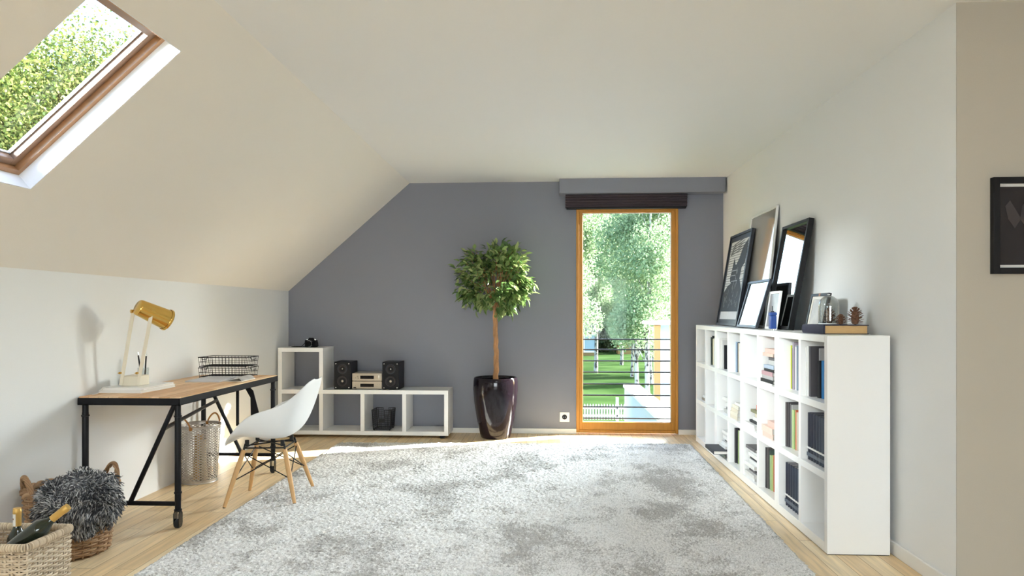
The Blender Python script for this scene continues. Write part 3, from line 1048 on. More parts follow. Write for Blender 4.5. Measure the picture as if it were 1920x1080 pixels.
def build_throw():
    rng = np.random.default_rng(8)
    cx, cy, cz = -2.380, 3.352, .285
    t = thing('fluffy_throw', 'shaggy grey yarn throw draped over the round brown wicker basket', 'throw', (cx, cy, 0))
    # soft body: lumpy ellipsoid shell hanging over rim and front of the basket
    def surf(d):
        d = np.asarray(d)
        rx, ry = .165, .188
        rz = np.where(d[..., 2] > 0, .135, .150)
        lump = 1 + .10 * np.sin(d[..., 0] * 7 + 1) * np.cos(d[..., 1] * 6) + .07 * np.sin(d[..., 2] * 9 + d[..., 0] * 5)
        p = np.stack([d[..., 0] * rx, d[..., 1] * ry, d[..., 2] * rz], -1) * lump[..., None]
        p[..., 2] += cz
        return p
    nu, nv = 40, 24
    U, V = np.meshgrid(np.linspace(0, 2 * PI, nu, endpoint=False), np.linspace(.02, PI - .02, nv))
    D = np.stack([np.cos(U) * np.sin(V), np.sin(U) * np.sin(V), np.cos(V)], -1)
    P = surf(D).reshape(-1, 3)
    i = np.arange(nu * nv).reshape(nv, nu)
    F = np.stack([i[:-1], np.roll(i, -1, 1)[:-1], np.roll(i, -1, 1)[1:], i[1:]], -1).reshape(-1, 4)
    raw_mesh('cloth_body', P, F, M['fluff_base'], t, smooth=True)
    N = 9000
    d = rng.normal(size=(N, 3)); d /= np.linalg.norm(d, axis=1)[:, None]
    keep = (d[:, 0] * .75 - d[:, 1] * .75 + d[:, 2] * .55) > -.55
    d = d[keep]; N = len(d)
    p = surf(d)
    nrm = d / np.array([.165, .188, .145]); nrm /= np.linalg.norm(nrm, axis=1)[:, None]
    # tufts comb in swirling directions
    sw = np.stack([np.sin(p[:, 2] * 24 + p[:, 1] * 18), np.cos(p[:, 0] * 22), np.sin(p[:, 0] * 20 + p[:, 1] * 24) - .55], -1)
    dirs = nrm * .62 + sw * .48 + rng.normal(0, .28, (N, 3))
    dirs /= np.linalg.norm(dirs, axis=1)[:, None]
    L = rng.uniform(.022, .044, N)[:, None]
    r = rng.uniform(.0018, .0034, N)[:, None]
    up = np.cross(dirs, rng.normal(size=(N, 3))); up /= np.linalg.norm(up, axis=1)[:, None]
    sd = np.cross(dirs, up)
    bend = np.array([0, 0, -1.]) * L * .25
    rings = []
    for k, (q, rr) in enumerate(((-.05, .8), (.5, 1.0), (.9, .75))):
        c = p + dirs * L * q + bend * max(q, 0) ** 2
        for w in (0, 2.094, 4.189):
            rings.append(c + (up * math.cos(w) + sd * math.sin(w)) * r * rr)
    tip = p + dirs * L + bend
    Vv = np.stack(rings + [tip], 1)          # N,10,3
    o = (np.arange(N) * 10)[:, None]
    quads = []
    for k in range(2):
        for j in range(3):
            quads.append(np.concatenate([o + k * 3 + j, o + k * 3 + (j + 1) % 3, o + (k + 1) * 3 + (j + 1) % 3, o + (k + 1) * 3 + j], 1))
    for j in (0, 1):
        quads.append(np.concatenate([o + 6 + j, o + 6 + (j + 1) % 3, o + 9, o + 6 + (j + 2) % 3], 1) if j == 0 else np.concatenate([o + 6 + 2, o + 6 + 0, o + 9, o + 6 + 1], 1))
    F = np.stack(quads, 1).reshape(-1, 4)
    raw_mesh('yarn_pile', Vv.reshape(-1, 3), F, M['fluff'], t, smooth=False)
build_throw()

# ------------------------------------------------------------------ low cube shelf by the back wall
def build_cube_shelf():
    X0, Y0, Y1 = -2.695, 6.68, 7.022
    P, B, ZB = .4175, .040, .030
    t = thing('cube_shelf', 'white stepped open cube shelf against the grey back wall', 'shelf', (X0, Y0, 0))
    D = Y1 - Y0
    def bd(nm, x0, x1, z0, z1):
        return MB().box(x0, x1, 0, D, z0, z1).build(nm, M['white'], t, bevel=.0015)
    W4 = 4 * P + B
    z = [ZB, ZB + B, .437, .477, .853, .893]
    bd('bottom_board', 0, W4, z[0], z[1])
    bd('middle_board', 0, W4, z[2], z[3])
    bd('top_board', 0, P + B, z[4], z[5])
    for i in range(5):
        bd('upright', i * P, i * P + B, z[1], z[2])
    for i in range(2):
        bd('upright', i * P, i * P + B, z[3], z[4])
    for x in (.10, W4 - .06):
        for y in (.05, D - .05):
            MB().box(x - .025, x + .025, y - .03, y + .03, 0, ZB).build('foot', M['black'], t, bevel=.002)
build_cube_shelf()

def speaker(loc, label):
    t = thing('bookshelf_speaker', label, 'speaker', loc, 0, 'black two-way speakers on the cube shelf')
    w, h, d = .170, .274, .235
    MB().box(-w / 2, w / 2, 0, d, 0, h).build('cabinet', M['speaker'], t, bevel=.003)
    MB().box(-w / 2 + .003, w / 2 - .003, -.006, 0, .003, h - .003).build('front_baffle', M['black_matte'], t, bevel=.002)
    R = Matrix.Rotation(PI / 2, 4, 'X')
    def drv(nm, z, r, cap):
        T = Matrix.Translation((0, -.006, z)) @ R
        m_ = MB().lathe([(r + .010, 0), (r + .010, .003), (r + .004, .005), (r, .003)], 40, T)
        o = m_.build(nm, M['slate'] if nm == 'tweeter' else M['black'], t)
        m_ = MB().lathe([(r, .003), (r - .005, .006), (r - .010, .003), (cap + .002, -.006), (cap, -.006)], 40, T)
        m_.build('cone', M['cone_driver'], o)
        m_ = MB().lathe([(cap, -.006), (cap * .85, .0), (cap * .5, .004), (.0005, .0055)], 24, T)
        m_.build('dust_cap', M['chrome'] if nm == 'tweeter' else M['champagne'], o)
    drv('woofer', .083, .054, .014)
    drv('tweeter', .205, .040, .010)
    for x in (-.066, .066):
        for z in (.018, .256):
            T = Matrix.Translation((x, -.006, z)) @ R
            MB().lathe([(.0052, 0), (.0052, .003), (.0005, .0045)], 12, T).build('grille_peg', M['chrome'], t)
    return t
speaker((-2.053, 6.722, .478), 'black two-way bookshelf speaker between the tall cube and the stereo units')
speaker((-1.566, 6.722, .478), 'black two-way bookshelf speaker beside the stereo, facing the open shelf top')

def hifi(loc, label, top):
    t = thing('hifi_component', label, 'stereo', loc, 0, 'champagne stereo units between the speakers')
    w, h, d = .300, .080, .24
    MB().box(-w / 2, w / 2, .006, d, .006, h).build('chassis', M['champagne'], t, bevel=.002)
    MB().box(-w / 2, w / 2, 0, .006, .005, h).build('front_panel', M['champagne'], t, bevel=.0015)
    for x in (-.12, .12):
        for y in (.03, .2):
            MB().cyl((x, y, 0), (x, y, .006), .012, n=14).build('foot', M['rubber'], t)
    MB().box(-.068, .070, -.0015, 0, .024, .056).build('display', M['display'], t, bevel=.0008)
    R = Matrix.Rotation(PI / 2, 4, 'X')
    def knob(x, z, r, l):
        T = Matrix.Translation((x, 0, z)) @ R
        MB().lathe([(r, 0), (r, l), (r * .9, l + .001), (.0005, l + .001)], 24, T).build('knob', M['champagne'], t)
    if top:
        knob(.112, .044, .020, .014)
        knob(-.120, .030, .006, .006); knob(-.098, .044, .009, .008); knob(-.090, .026, .006, .006)
    else:
        knob(-.120, .036, .006, .006); knob(.100, .050, .005, .005); knob(.122, .050, .005, .005); knob(.100, .026, .005, .005)
        MB().box(-.137, -.110, -.002, 0, .012, .022).build('tray_slot', M['display'], t, smooth=False)
    return t
hifi((-1.809, 6.735, .478), 'lower champagne stereo component, standing directly on the cube shelf', False)
hifi((-1.809, 6.735, .5582), 'upper champagne stereo component with a large volume knob', True)

# camera on the tall cube
t = thing('photo_camera', 'small black photo camera with silver lens ring on top of the tall cube', 'camera', (-2.405, 6.82, .8935), math.radians(-12))
MB().box(-.066, .066, -.018, .018, 0, .072).build('camera_body', M['black_matte'], t, bevel=.006)
MB().prism([(-.028, .070), (.028, .070), (.018, .096), (-.018, .096)], 'y', -.018, .016).build('prism_housing', M['black'], t, bevel=.003)
R = Matrix.Translation((.006, -.018, .038)) @ Matrix.Rotation(PI / 2, 4, 'X')
o = MB().lathe([(.032, 0), (.032, .020), (.030, .022), (.030, .046), (.026, .046), (.024, .040), (.0005, .036)], 32, R).build('lens', M['black'], t)
MB().lathe([(.0326, .030), (.0326, .037), (.0300, .0375)], 32, R).build('lens_ring', M['chrome'], o)
MB().cyl((-.045, 0, .072), (-.045, 0, .081), .010, n=18).cyl((.045, 0, .072), (.045, 0, .083), .012, n=18).build('dial', M['chrome'], t)
m_ = MB()
pth = [(-.066, 0, .055), (-.085, .004, .03), (-.11, -.01, .004), (-.16, -.03, .0035), (-.215, -.02, .0035), (-.20, .02, .0035), (-.13, .03, .0035), (-.06, .035, .004), (0, .030, .0035), (.06, .03, .012), (.068, .01, .05)]
m_.tube(pth, .0032, 6); m_.build('strap', M['black_matte'], t)

# black wire basket in the third cube
t = thing('wire_basket', 'black wire basket with notched front standing in the open cube', 'basket', (-1.655, 6.80, .0705))
m_ = MB(); hx, hy, h = .092, .095, .205
cut = .030
def fr_rail(y): return [(-hx * 1.04, y, h), (-cut, y, h), (-cut, y, h * .62), (cut, y, h * .62), (cut, y, h), (hx * 1.04, y, h)]
m_.tube(fr_rail(-hy), .0040, 8); m_.tube(fr_rail(hy), .0040, 8)
m_.tube([(-hx * 1.04, -hy, h), (-hx * 1.04, hy, h)], .0040, 8); m_.tube([(hx * 1.04, -hy, h), (hx * 1.04, hy, h)], .0040, 8)
m_.tube([(-hx * .92, -hy * .9, .012), (hx * .92, -hy * .9, .012), (hx * .92, hy * .9, .012), (-hx * .92, hy * .9, .012)], .0038, 8, closed=True)
for sx in (-1, 1):
    for sy in (-1, 1):
        m_.tube([(sx * hx * 1.04, sy * hy, h), (sx * hx * .92, sy * hy * .9, .012)], .0038, 8)
m_.build('frame_wire', M['black'], t)
m_ = MB()
for i in range(1, 12):
    x = -hx + 2 * hx * i / 12
    zt = h * .62 if abs(x) < cut else h
    m_.tube([(x * 1.04, -hy, zt), (x * .92, -hy * .9, .012), (x * .92, hy * .9, .012), (x * 1.04, hy, zt)], .0016, 5)
for k in range(1, 9):
    z = .012 + (h - .012) * k / 9
    g = .92 + .12 * k / 9
    y = hy * (.9 + .1 * k / 9)
    if z < h * .62: m_.tube([(-hx * g, -y, z), (hx * g, -y, z), (hx * g, y, z), (-hx * g, y, z)], .0016, 5, closed=True)
    else:
        m_.tube([(-cut, -y, z), (-hx * g, -y, z), (-hx * g, y, z), (-cut, y, z)], .0016, 5)
        m_.tube([(cut, -y, z), (hx * g, -y, z), (hx * g, y, z), (cut, y, z)], .0016, 5)
for i in range(1, 10):
    y = -hy + 2 * hy * i / 10
    m_.tube([(-hx * 1.04, y, h), (-hx * .92, y * .9, .012), (hx * .92, y * .9, .012), (hx * 1.04, y, h)], .0016, 5)
m_.build('wire_mesh', M['black'], t)
MB().box(-.03, .03, -hy - .005, -hy - .002, h * .40, h * .56).build('label_holder', M['black'], t, bevel=.001)
for sx in (-1, 1):
    for sy in (-1, 1):
        MB().cyl((sx * hx * .85, sy * hy * .8, 0), (sx * hx * .85, sy * hy * .8, .012), .006, n=8).build('foot', M['black'], t)

# ------------------------------------------------------------------ potted ficus
def build_ficus():
    rnd = random.Random(12)
    t = thing('potted_ficus', 'round-headed ficus tree in a tall glossy black pot beside the window', 'plant', (-.525, 6.795, 0))
    prof = [(.0005, .004), (.140, .004), (.148, .012), (.158, .05), (.190, .20), (.214, .36), (.224, .48), (.2225, .56), (.217, .592), (.213, .600), (.207, .600), (.203, .592), (.206, .55)]
    MB().lathe(prof, 72).build('pot', M['pot'], t, angle=60)
    MB().lathe([(.206, .552), (.15, .556), (.06, .562), (.0005, .565)], 40).build('soil', M['soil'], t)
    # braided stems
    m_ = MB()
    for ph in (0, 2.094, 4.189):
        pth, rr = [], []
        for q in np.linspace(0, 1, 40):
            tw = ph + q * 11
            a = .0135 * (1 - .25 * q)
            pth.append((a * math.cos(tw) + .006 * math.sin(q * 5), a * math.sin(tw), .54 + .76 * q))
            rr.append((.0165 - .004 * q) * (1 + .10 * math.sin(q * 60 + ph)))
        m_.tube(pth, rr, 9)
    m_.build('trunk', M['bark'], t)
    C = Vector((-.005, -.03, 1.600)); RX, RY, RZ = .395, .235, .375
    m_ = MB(); tips = []
    for i in range(74):
        u = Vector((rnd.gauss(0, 1), rnd.gauss(0, 1), rnd.gauss(.15, 1))).normalized()
        e = C + Vector((u.x * RX, u.y * RY, u.z * RZ)) * rnd.uniform(.7, .98)
        b = Vector((0, 0, 1.24 + rnd.uniform(0, .08)))
        mid = b.lerp(e, .5) + Vector((rnd.uniform(-.04, .04), rnd.uniform(-.03, .03), .03))
        m_.tube([b, b.lerp(mid, .5), mid, e], [.0062, .005, .0036, .0016], 5)
        tips.append((mid, e, u))
    m_.build('branches', M['bark'], t)
    m_ = MB()
    def leaf(p, d, L, wd):
        d = d.normalized()
        s = d.cross(Vector((rnd.gauss(0, .45), rnd.gauss(0, .45), 1))).normalized()
        n = s.cross(d).normalized()
        P = lambda a, b, c: p + d * (a * L) + s * (b * wd) + n * (c * L)
        vs = [P(0, 0, 0), P(.30, -.42, .05), P(.30, 0, -.02), P(.30, .42, .05), P(.62, -.40, .03), P(.62, 0, -.05), P(.62, .40, .03), P(1, 0, -.16)]
        m_.add(vs, [(0, 2, 1), (0, 3, 2), (1, 2, 5, 4), (2, 3, 6, 5), (4, 5, 7), (5, 6, 7)])
    for mid, e, u in tips:
        for k in range(30):
            q = rnd.random() ** .6
            p = mid.lerp(e, q) + Vector((rnd.gauss(0, .030), rnd.gauss(0, .024), rnd.gauss(0, .030)))
            p.y = min(p.y, .195)
            d = u * .8 + Vector((rnd.gauss(0, .6), rnd.gauss(-.1, .6), rnd.gauss(-.25, .5)))
            if p.y > .13: d.y = -abs(d.y)
            leaf(p, d, rnd.uniform(.064, .10), rnd.uniform(.032, .048))
    o = m_.build('foliage', M['leaf'], t, fixn=False, angle=75)
build_ficus()

# ------------------------------------------------------------------ bookcases along the right wall
BX0, BX1, BY0, BL = 1.428, 1.742, 3.580, .7788
CZ = [(.055, .378), (.416, .733), (.771, 1.088)]
BH = 1.125
BSIDE, BMID = .0385, .036
COLY = []
for k in range(4):
    y = BY0 + k * BL
    COLY.append((y + BSIDE, y + BL / 2 - BMID / 2))
    COLY.append((y + BL / 2 + BMID / 2, y + BL - BSIDE - .0012))
LB = ['white lacquered bookcase standing at the open end of the right wall row', 'white lacquered bookcase with stacked books, second in the row from the open end',
      'white lacquered bookcase under the framed horse print, third in the row from the open end', 'white lacquered bookcase in the window corner, almost empty, last of the row']
def bookcase(k):
    y0 = BY0 + k * BL
    t = thing('bookcase', LB[k], 'bookcase', (BX0, y0, 0), 0, 'white bookcases along the right wall')
    D, L = BX1 - BX0, BL - .0012
    MB().box(0, D, 0, BSIDE, 0.004, BH).build('side_panel', M['white'], t, bevel=.0012)
    MB().box(0, D, L - BSIDE, L, 0.004, BH).build('side_panel', M['white'], t, bevel=.0012)
    MB().box(0, D, BSIDE, L - BSIDE, 0.004, CZ[0][0]).build('bottom_panel', M['white'], t, bevel=.001)
    MB().box(0, D, BSIDE, L - BSIDE, CZ[2][1], BH).build('top_panel', M['white'], t, bevel=.001)
    MB().box(0.001, D - .006, L / 2 - BMID / 2, L / 2 + BMID / 2, CZ[0][0], CZ[2][1]).build('divider', M['white'], t, bevel=.001)
    for i in (0, 1):
        for a, b in ((BSIDE, L / 2 - BMID / 2), (L / 2 + BMID / 2, L - BSIDE)):
            MB().box(0.0005, D - .006, a, b, CZ[i][1], CZ[i + 1][0]).build('shelf_board', M['white'], t, bevel=.001)
    MB().box(D - .006, D, BSIDE, L - BSIDE, CZ[0][0], CZ[2][1]).build('back_panel', M['white'], t, smooth=False)
    MB().box(.004, D - .004, .004, L - .004, 0, .004).build('plinth_pad', M['rubber'], t, smooth=False)
for k in range(4): bookcase(k)

_mc = {}
def cmat(c, rough=.55):
    k = tuple(round(x, 3) for x in c) + (rough,)
    if k not in _mc: _mc[k] = mat('book cover %d' % len(_mc), c, rough, noise=.06, nscale=30)
    return _mc[k]

def upright(name, label, cat, y, x, z, th, h, d, cover, group=None, pages=None, lean=0., mats2=None, rz=0., round_spine=False):
    """standing book: spine faces the room (-x), y = near face, th thick along y"""
    t = thing(name, label, cat, (x, y, z), rz, group)
    t.rotation_euler = (lean, 0, rz)
    c = min(.003, th * .2)
    m_ = MB()
    m_.box(0, d, 0, c, 0, h); m_.box(0, d, th - c, th, 0, h); m_.box(0, c, c, th - c, 0, h)
    if round_spine:
        pl = [(-.0055 * math.sin(PI * k / 8) , th * k / 8) for k in range(9)]
        m_.prism(pl, 'z', 0, h)
    m_.build('cover', cover, t, smooth=False)
    MB().box(c, d - .004, c, th - c, .003, h - .004).build('page_block', pages or M['paper'], t, smooth=False)
    if mats2:
        for nm, za, zb, mm in mats2:
            MB().box(-.0006 if not round_spine else -.0062, d * .4, -.0004, th + .0004, za, zb).build(nm, mm, t, smooth=False)
    return t

ROWN = ['bottom', 'middle', 'top']
def cell(col, row):
    """col 8 is nearest to the room, 1 in the window corner"""
    y0, y1 = COLY[8 - col]
    return y0, y1, CZ[row][0] + .0006

C_ = dict(navy=(.022, .026, .055), steel=(.20, .25, .32), dark=(.05, .047, .05), grey=(.12, .115, .12), lgrey=(.40, .40, .40), green=(.36, .47, .22), lime=(.52, .58, .06), white=(.76, .76, .74),
          cream=(.66, .60, .48), pink=(.66, .46, .40), blue=(.02, .17, .42), sky=(.36, .48, .62), black=(.015, .015, .018), lilac=(.32, .28, .33), red=(.50, .13, .07), brown=(.26, .20, .15), olive=(.22, .22, .12), blush=(.70, .50, .42))

# encyclopedia sets: identical volumes differ by place and by light painted into their covers
ORD = ['first', 'second', 'third', 'fourth', 'fifth', 'sixth', 'seventh', 'eighth']
def encyclopedia(col, row, n, where, rec, gname):
    y0, y1, z = cell(col, row)
    y = y1 - .0012
    band = cmat(C_['white']); 
    proto = None
    for i in range(n):
        th = .0372
        y -= th + .0018
        lab = '%s navy volume with white band, counted from the far end, %s' % (ORD[i], where)
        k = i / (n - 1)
        c = cmat((.010 + .055 * k * k, .013 + .080 * k * k, .030 + .105 * k * k), .45)  # nearer covers coloured paler, as if lit
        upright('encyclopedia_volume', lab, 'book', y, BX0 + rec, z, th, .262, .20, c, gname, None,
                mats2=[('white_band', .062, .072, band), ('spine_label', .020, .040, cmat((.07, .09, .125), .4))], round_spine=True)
encyclopedia(8, 1, 8, 'middle row', .040, 'navy volumes on the middle shelf')
encyclopedia(7, 0, 8, 'bottom row', .042, 'navy volumes on the bottom shelf')

def row_of(col, row, items, rec, where, start=None):
    """items far -> near, packed against the far divider"""
    y0, y1, z = cell(col, row)
    y = (start if start is not None else y1) - .0012
    for nm, desc, th, h, d, c, extra in items:
        y -= th + .0008
        upright(nm, desc + ' ' + where, 'magazine' if nm == 'magazine' else 'book', y, BX0 + rec + extra.get('x', 0), z, th, h, d, cmat(C_[c] if isinstance(c, str) else c), extra.get('g'), None, extra.get('lean', 0.))
        y -= extra.get('gap', 0)

# top shelf, nearest cell
row_of(8, 2, [('magazine', 'tall white magazine against the divider', .010, .272, .21, 'white', {}),
              ('magazine', 'second tall white magazine', .012, .280, .215, 'white', {'x': .006}),
              ('book', 'large charcoal picture book', .022, .282, .235, (.075, .072, .082), {'x': .012, 'gap': .02}),
              ('magazine', 'pale grey magazine', .014, .272, .16, 'lgrey', {'x': .05}),
              ('book', 'black book', .034, .205, .17, 'black', {'x': .034, 'gap': .006}),
              ('book', 'bright blue book', .030, .208, .17, 'blue', {'x': .042, 'gap': .004}),
              ('magazine', 'cream booklet leaning before the blue book', .010, .150, .13, (.62, .62, .56), {'x': .058, 'lean': 0})], .026, 'in the top cell at the open end')
row_of(7, 2, [('magazine', 'thin lime yellow magazine', .011, .268, .21, 'lime', {}),
              ('book', 'black book with red top', .018, .252, .20, 'black', {'x': .004}),
              ('book', 'dark lilac book', .022, .290, .21, 'lilac', {'x': .0}),
              ('magazine', 'light grey magazine', .014, .270, .21, 'lgrey', {'x': .008}),
              ('magazine', 'white magazine', .014, .262, .21, 'white', {'x': .004}),
              ('book', 'steel blue book', .016, .270, .21, 'steel', {'x': .006})], .072, 'in the top cell above the pale green book')
row_of(7, 1, [('book', 'tall dark brown book', .022, .272, .21, (.075, .065, .062), {}),
              ('book', 'tall charcoal book', .022, .275, .21, 'dark', {'x': .006}),
              ('book', 'slim grey book', .015, .268, .21, 'grey', {'x': .012}),
              ('magazine', 'light grey magazine', .012, .262, .20, 'lgrey', {'x': .016}),
              ('book', 'pale green book', .034, .235, .19, 'green', {'x': .014}),
              ('magazine', 'leaf green magazine', .016, .238, .19, (.22, .36, .13), {'x': .018}),
              ('book', 'rust red book', .014, .240, .18, 'red', {'x': .016}),
              ('magazine', 'cream magazine', .014, .228, .18, 'cream', {'x': .018})], .040, 'in the middle cell beside the navy volumes')
row_of(6, 0, [('book', 'tall black book', .020, .272, .21, 'dark', {}),
              ('book', 'tall grey brown book', .022, .274, .21, (.10, .09, .085), {'x': .006}),
              ('book', 'slim dark green book', .016, .262, .21, (.06, .09, .08), {'x': .012}),
              ('book', 'pale green book', .032, .232, .19, 'green', {'x': .012}),
              ('magazine', 'yellow green magazine', .016, .236, .19, (.42, .50, .20), {'x': .016}),
              ('book', 'rust red topped book', .016, .240, .18, 'red', {'x': .018})], .046, 'in the bottom cell under the thick peach books')
row_of(4, 0, [('book', 'tall dark grey book', .026, .275, .21, 'dark', {}),
              ('book', 'tall black book', .026, .272, .21, 'black', {'x': .01}),
              ('magazine', 'pale green magazine', .018, .262, .20, 'green', {'x': .014}),
              ('magazine', 'white magazine', .014, .262, .20, 'white', {'x': .018})], .048, 'in the bottom cell under the tall binder')
row_of(4, 2, [('book', 'tall sky blue folder', .016, .240, .22, 'sky', {}),
              ('book', 'black slim book', .012, .236, .21, 'black', {'x': .010}),
              ('magazine', 'cream magazine', .016, .232, .20, 'cream', {'x': .012}),
              ('magazine', 'white magazine', .018, .228, .20, 'white', {'x': .014}),
              ('book', 'sand coloured book', .018, .226, .20, (.50, .42, .30), {'x': .016})], .058, 'in the top cell under the low mirror')
row_of(3, 2, [('magazine', 'white creased magazine', .024, .255, .21, (.70, .69, .66), {}),
              ('magazine', 'white ring bound magazine', .022, .258, .21, 'white', {'x': .006}),
              ('magazine', 'white magazine with black edges', .020, .240, .21, (.62, .61, .60), {'x': .012}),
              ('book', 'slim black notebook', .012, .20, .18, 'black', {'x': .02})], .022, 'in the top cell under the horse print')
row_of(2, 2, [('book', 'dark green book', .020, .250, .20, (.05, .065, .055), {}),
              ('book', 'slim black book', .012, .262, .20, 'black', {'x': .008}),
              ('magazine', 'pale yellow magazine', .020, .235, .20, (.66, .64, .40), {'x': .010}),
              ('magazine', 'white magazine', .018, .240, .20, 'white', {'x': .012})], .045, 'in the top row near the window')

def stack_of(col, row, items, where, yoff, xoff):
    """items bottom -> top, lying flat with spines to the room"""
    y0, y1, z = cell(col, row)
    rnd = random.Random(col * 10 + row)
    for nm, desc, h, L, d, c, dx, dy in items:
        cx = BX0 + xoff * .4 + (dx * .7 if dx > 0 else dx) + d / 2
        cy = min(y0 + .10 + dy * .5 + L / 2, y1 - .003 - L / 2)
        flat_book(nm, desc + ' ' + where, 'magazine' if nm == 'magazine' else 'book', (cx, cy, z), d, L, h, 0, cmat(C_[c] if isinstance(c, str) else c), spine='x-', cov=min(.0025, h * .2))
        z += h + .0004
# stacks: lengths kept inside the cell depth and width
stack_of(6, 2, [('book', 'thin white pamphlet at the bottom of the striped pile', .008, .24, .20, 'white', 0, .0),
                ('book', 'flat black book near the bottom of the striped pile', .022, .25, .20, 'black', .0, .0),
                ('book', 'grey book in the striped pile', .024, .22, .19, 'lgrey', .012, .0),
                ('book', 'rose book in the striped pile', .026, .22, .19, (.46, .28, .30), .006, .0),
                ('book', 'black book above the rose one', .018, .20, .17, 'black', .02, .0),
                ('book', 'pale blue book in the striped pile', .024, .20, .17, (.38, .45, .55), .018, .0),
                ('book', 'pale grey book in the striped pile', .030, .17, .16, (.52, .52, .50), .05, .0),
                ('book', 'dark grey book in the striped pile', .026, .16, .15, 'grey', .045, .0),
                ('book', 'peach book with black edge near the top', .022, .21, .17, 'blush', .012, .0),
                ('book', 'peach book crowning the striped pile', .028, .19, .16, 'pink', .026, .0)], 'in the top row', .012, .035)
stack_of(6, 1, [('book', 'thick peach book with dark edges lying at the bottom', .032, .21, .19, 'blush', .005, .0),
                ('book', 'thick peach book lying second', .040, .22, .19, (.74, .56, .47), .0, .0),
                ('book', 'small peach book lying topmost', .034, .16, .15, 'pink', .03, .0)], 'in the middle row', .01, .045)
stack_of(5, 1, [('magazine', 'white broad magazine at the bottom', .016, .25, .22, 'white', .0, .02),
                ('magazine', 'white magazine lying second', .018, .24, .20, (.72, .72, .70), .0, .015),
                ('book', 'flat black book in the pale pile', .016, .20, .18, 'black', .04, .0),
                ('magazine', 'white folded magazine above the black book', .026, .17, .16, 'white', .06, .0),
                ('book', 'cream book in the pale pile', .032, .14, .15, 'cream', .07, .0),
                ('book', 'olive book in the pale pile', .020, .17, .16, 'olive', .04, .0),
                ('book', 'coral red small book topmost on the pale pile', .034, .12, .13, (.60, .22, .16), .075, .0)], 'in the middle row', .01, .025)
stack_of(5, 0, [('magazine', 'white magazine at the bottom', .020, .23, .20, 'white', .005, .02),
                ('magazine', 'white magazine lying second', .022, .22, .20, (.70, .70, .68), .0, .01),
                ('book', 'dark grey slim book lying third', .012, .20, .19, 'grey', .035, .0),
                ('book', 'black book lying fourth', .022, .18, .17, 'black', .045, .0),
                ('magazine', 'white rolled magazine lying fifth', .028, .23, .20, 'white', .0, .01),
                ('magazine', 'white magazine lying sixth', .024, .20, .18, (.74, .74, .72), .03, .0),
                ('book', 'black framed book lying seventh', .020, .19, .17, 'black', .04, .0),
                ('magazine', 'white magazine lying eighth', .026, .20, .18, 'white', .025, .0),
                ('magazine', 'white magazine lying ninth', .026, .18, .17, (.70, .70, .69), .035, .0),
                ('book', 'blurred grey book topmost', .020, .22, .18, 'grey', .01, .01)], 'in the pile under the coral book', .01, .03)
stack_of(4, 1, [('book', 'cream book at the bottom', .026, .20, .20, 'cream', .0, .06),
                ('book', 'ivory book lying second', .026, .20, .20, (.70, .66, .55), .0, .06),
                ('book', 'cream book lying third', .026, .19, .19, 'cream', .006, .06),
                ('book', 'ivory book lying fourth', .026, .18, .18, (.72, .68, .58), .012, .06),
                ('magazine', 'white pamphlet topmost', .018, .15, .16, 'white', .03, .06)], 'beside the tall blue binder', .0, .04)
y0, y1, z = cell(4, 1)
upright('binder', 'tall pale blue binder beside the cream books in the middle row', 'binder', y0 + .004, BX0 + .020, z, .03, .290, .22, cmat(C_['sky']))
stack_of(3, 1, [('book', 'grey dog-eared book at the bottom', .030, .13, .16, (.45, .45, .44), .03, .0),
                ('book', 'black small book lying second', .022, .10, .14, 'black', .05, .0),
                ('magazine', 'white booklet lying third', .030, .10, .15, 'white', .04, .0),
                ('book', 'dark small book lying fourth', .020, .08, .12, 'dark', .06, .0),
                ('magazine', 'white curled booklet topmost', .026, .15, .16, 'white', .02, .0)], 'in the small middle pile under the horse print', .01, .03)
stack_of(3, 0, [('magazine', 'mint green pamphlet at the bottom', .020, .20, .20, (.50, .58, .52), .0, .0),
                ('magazine', 'white magazine lying second', .026, .22, .20, 'white', .01, .0),
                ('book', 'long black album jutting over the shelf edge', .026, .30, .24, 'black', -.11, .0),
                ('magazine', 'white magazine above the jutting album', .024, .20, .19, 'white', .0, .0),
                ('magazine', 'white magazine in the upper half', .022, .18, .18, (.70, .70, .69), .02, .0),
                ('book', 'small black book in the upper half', .018, .15, .15, 'black', .05, .0),
                ('magazine', 'white booklet in the upper half', .026, .17, .17, 'white', .03, .0),
                ('magazine', 'pale grey booklet in the upper half', .020, .17, .17, (.58, .58, .57), .03, .0),
                ('magazine', 'white booklet near the top', .022, .18, .17, 'white', .025, .0),
                ('book', 'small black book topmost', .014, .10, .12, 'black', .06, .0)], 'in the pile with the jutting album', .01, .03)
stack_of(1, 1, [('book', 'small brown book lying alone at the bottom', .022, .16, .15, 'brown', .02, .0),
                ('magazine', 'white booklet topmost', .022, .15, .14, 'white', .03, .0)], 'in the window corner cell', .01, .05)
y0, y1, z = cell(5, 2)
upright('book', 'small black book standing alone in the top row under the tall white frame', 'book', y0 + .01, BX0 + .15, z, .03, .10, .10, cmat(C_['black']))

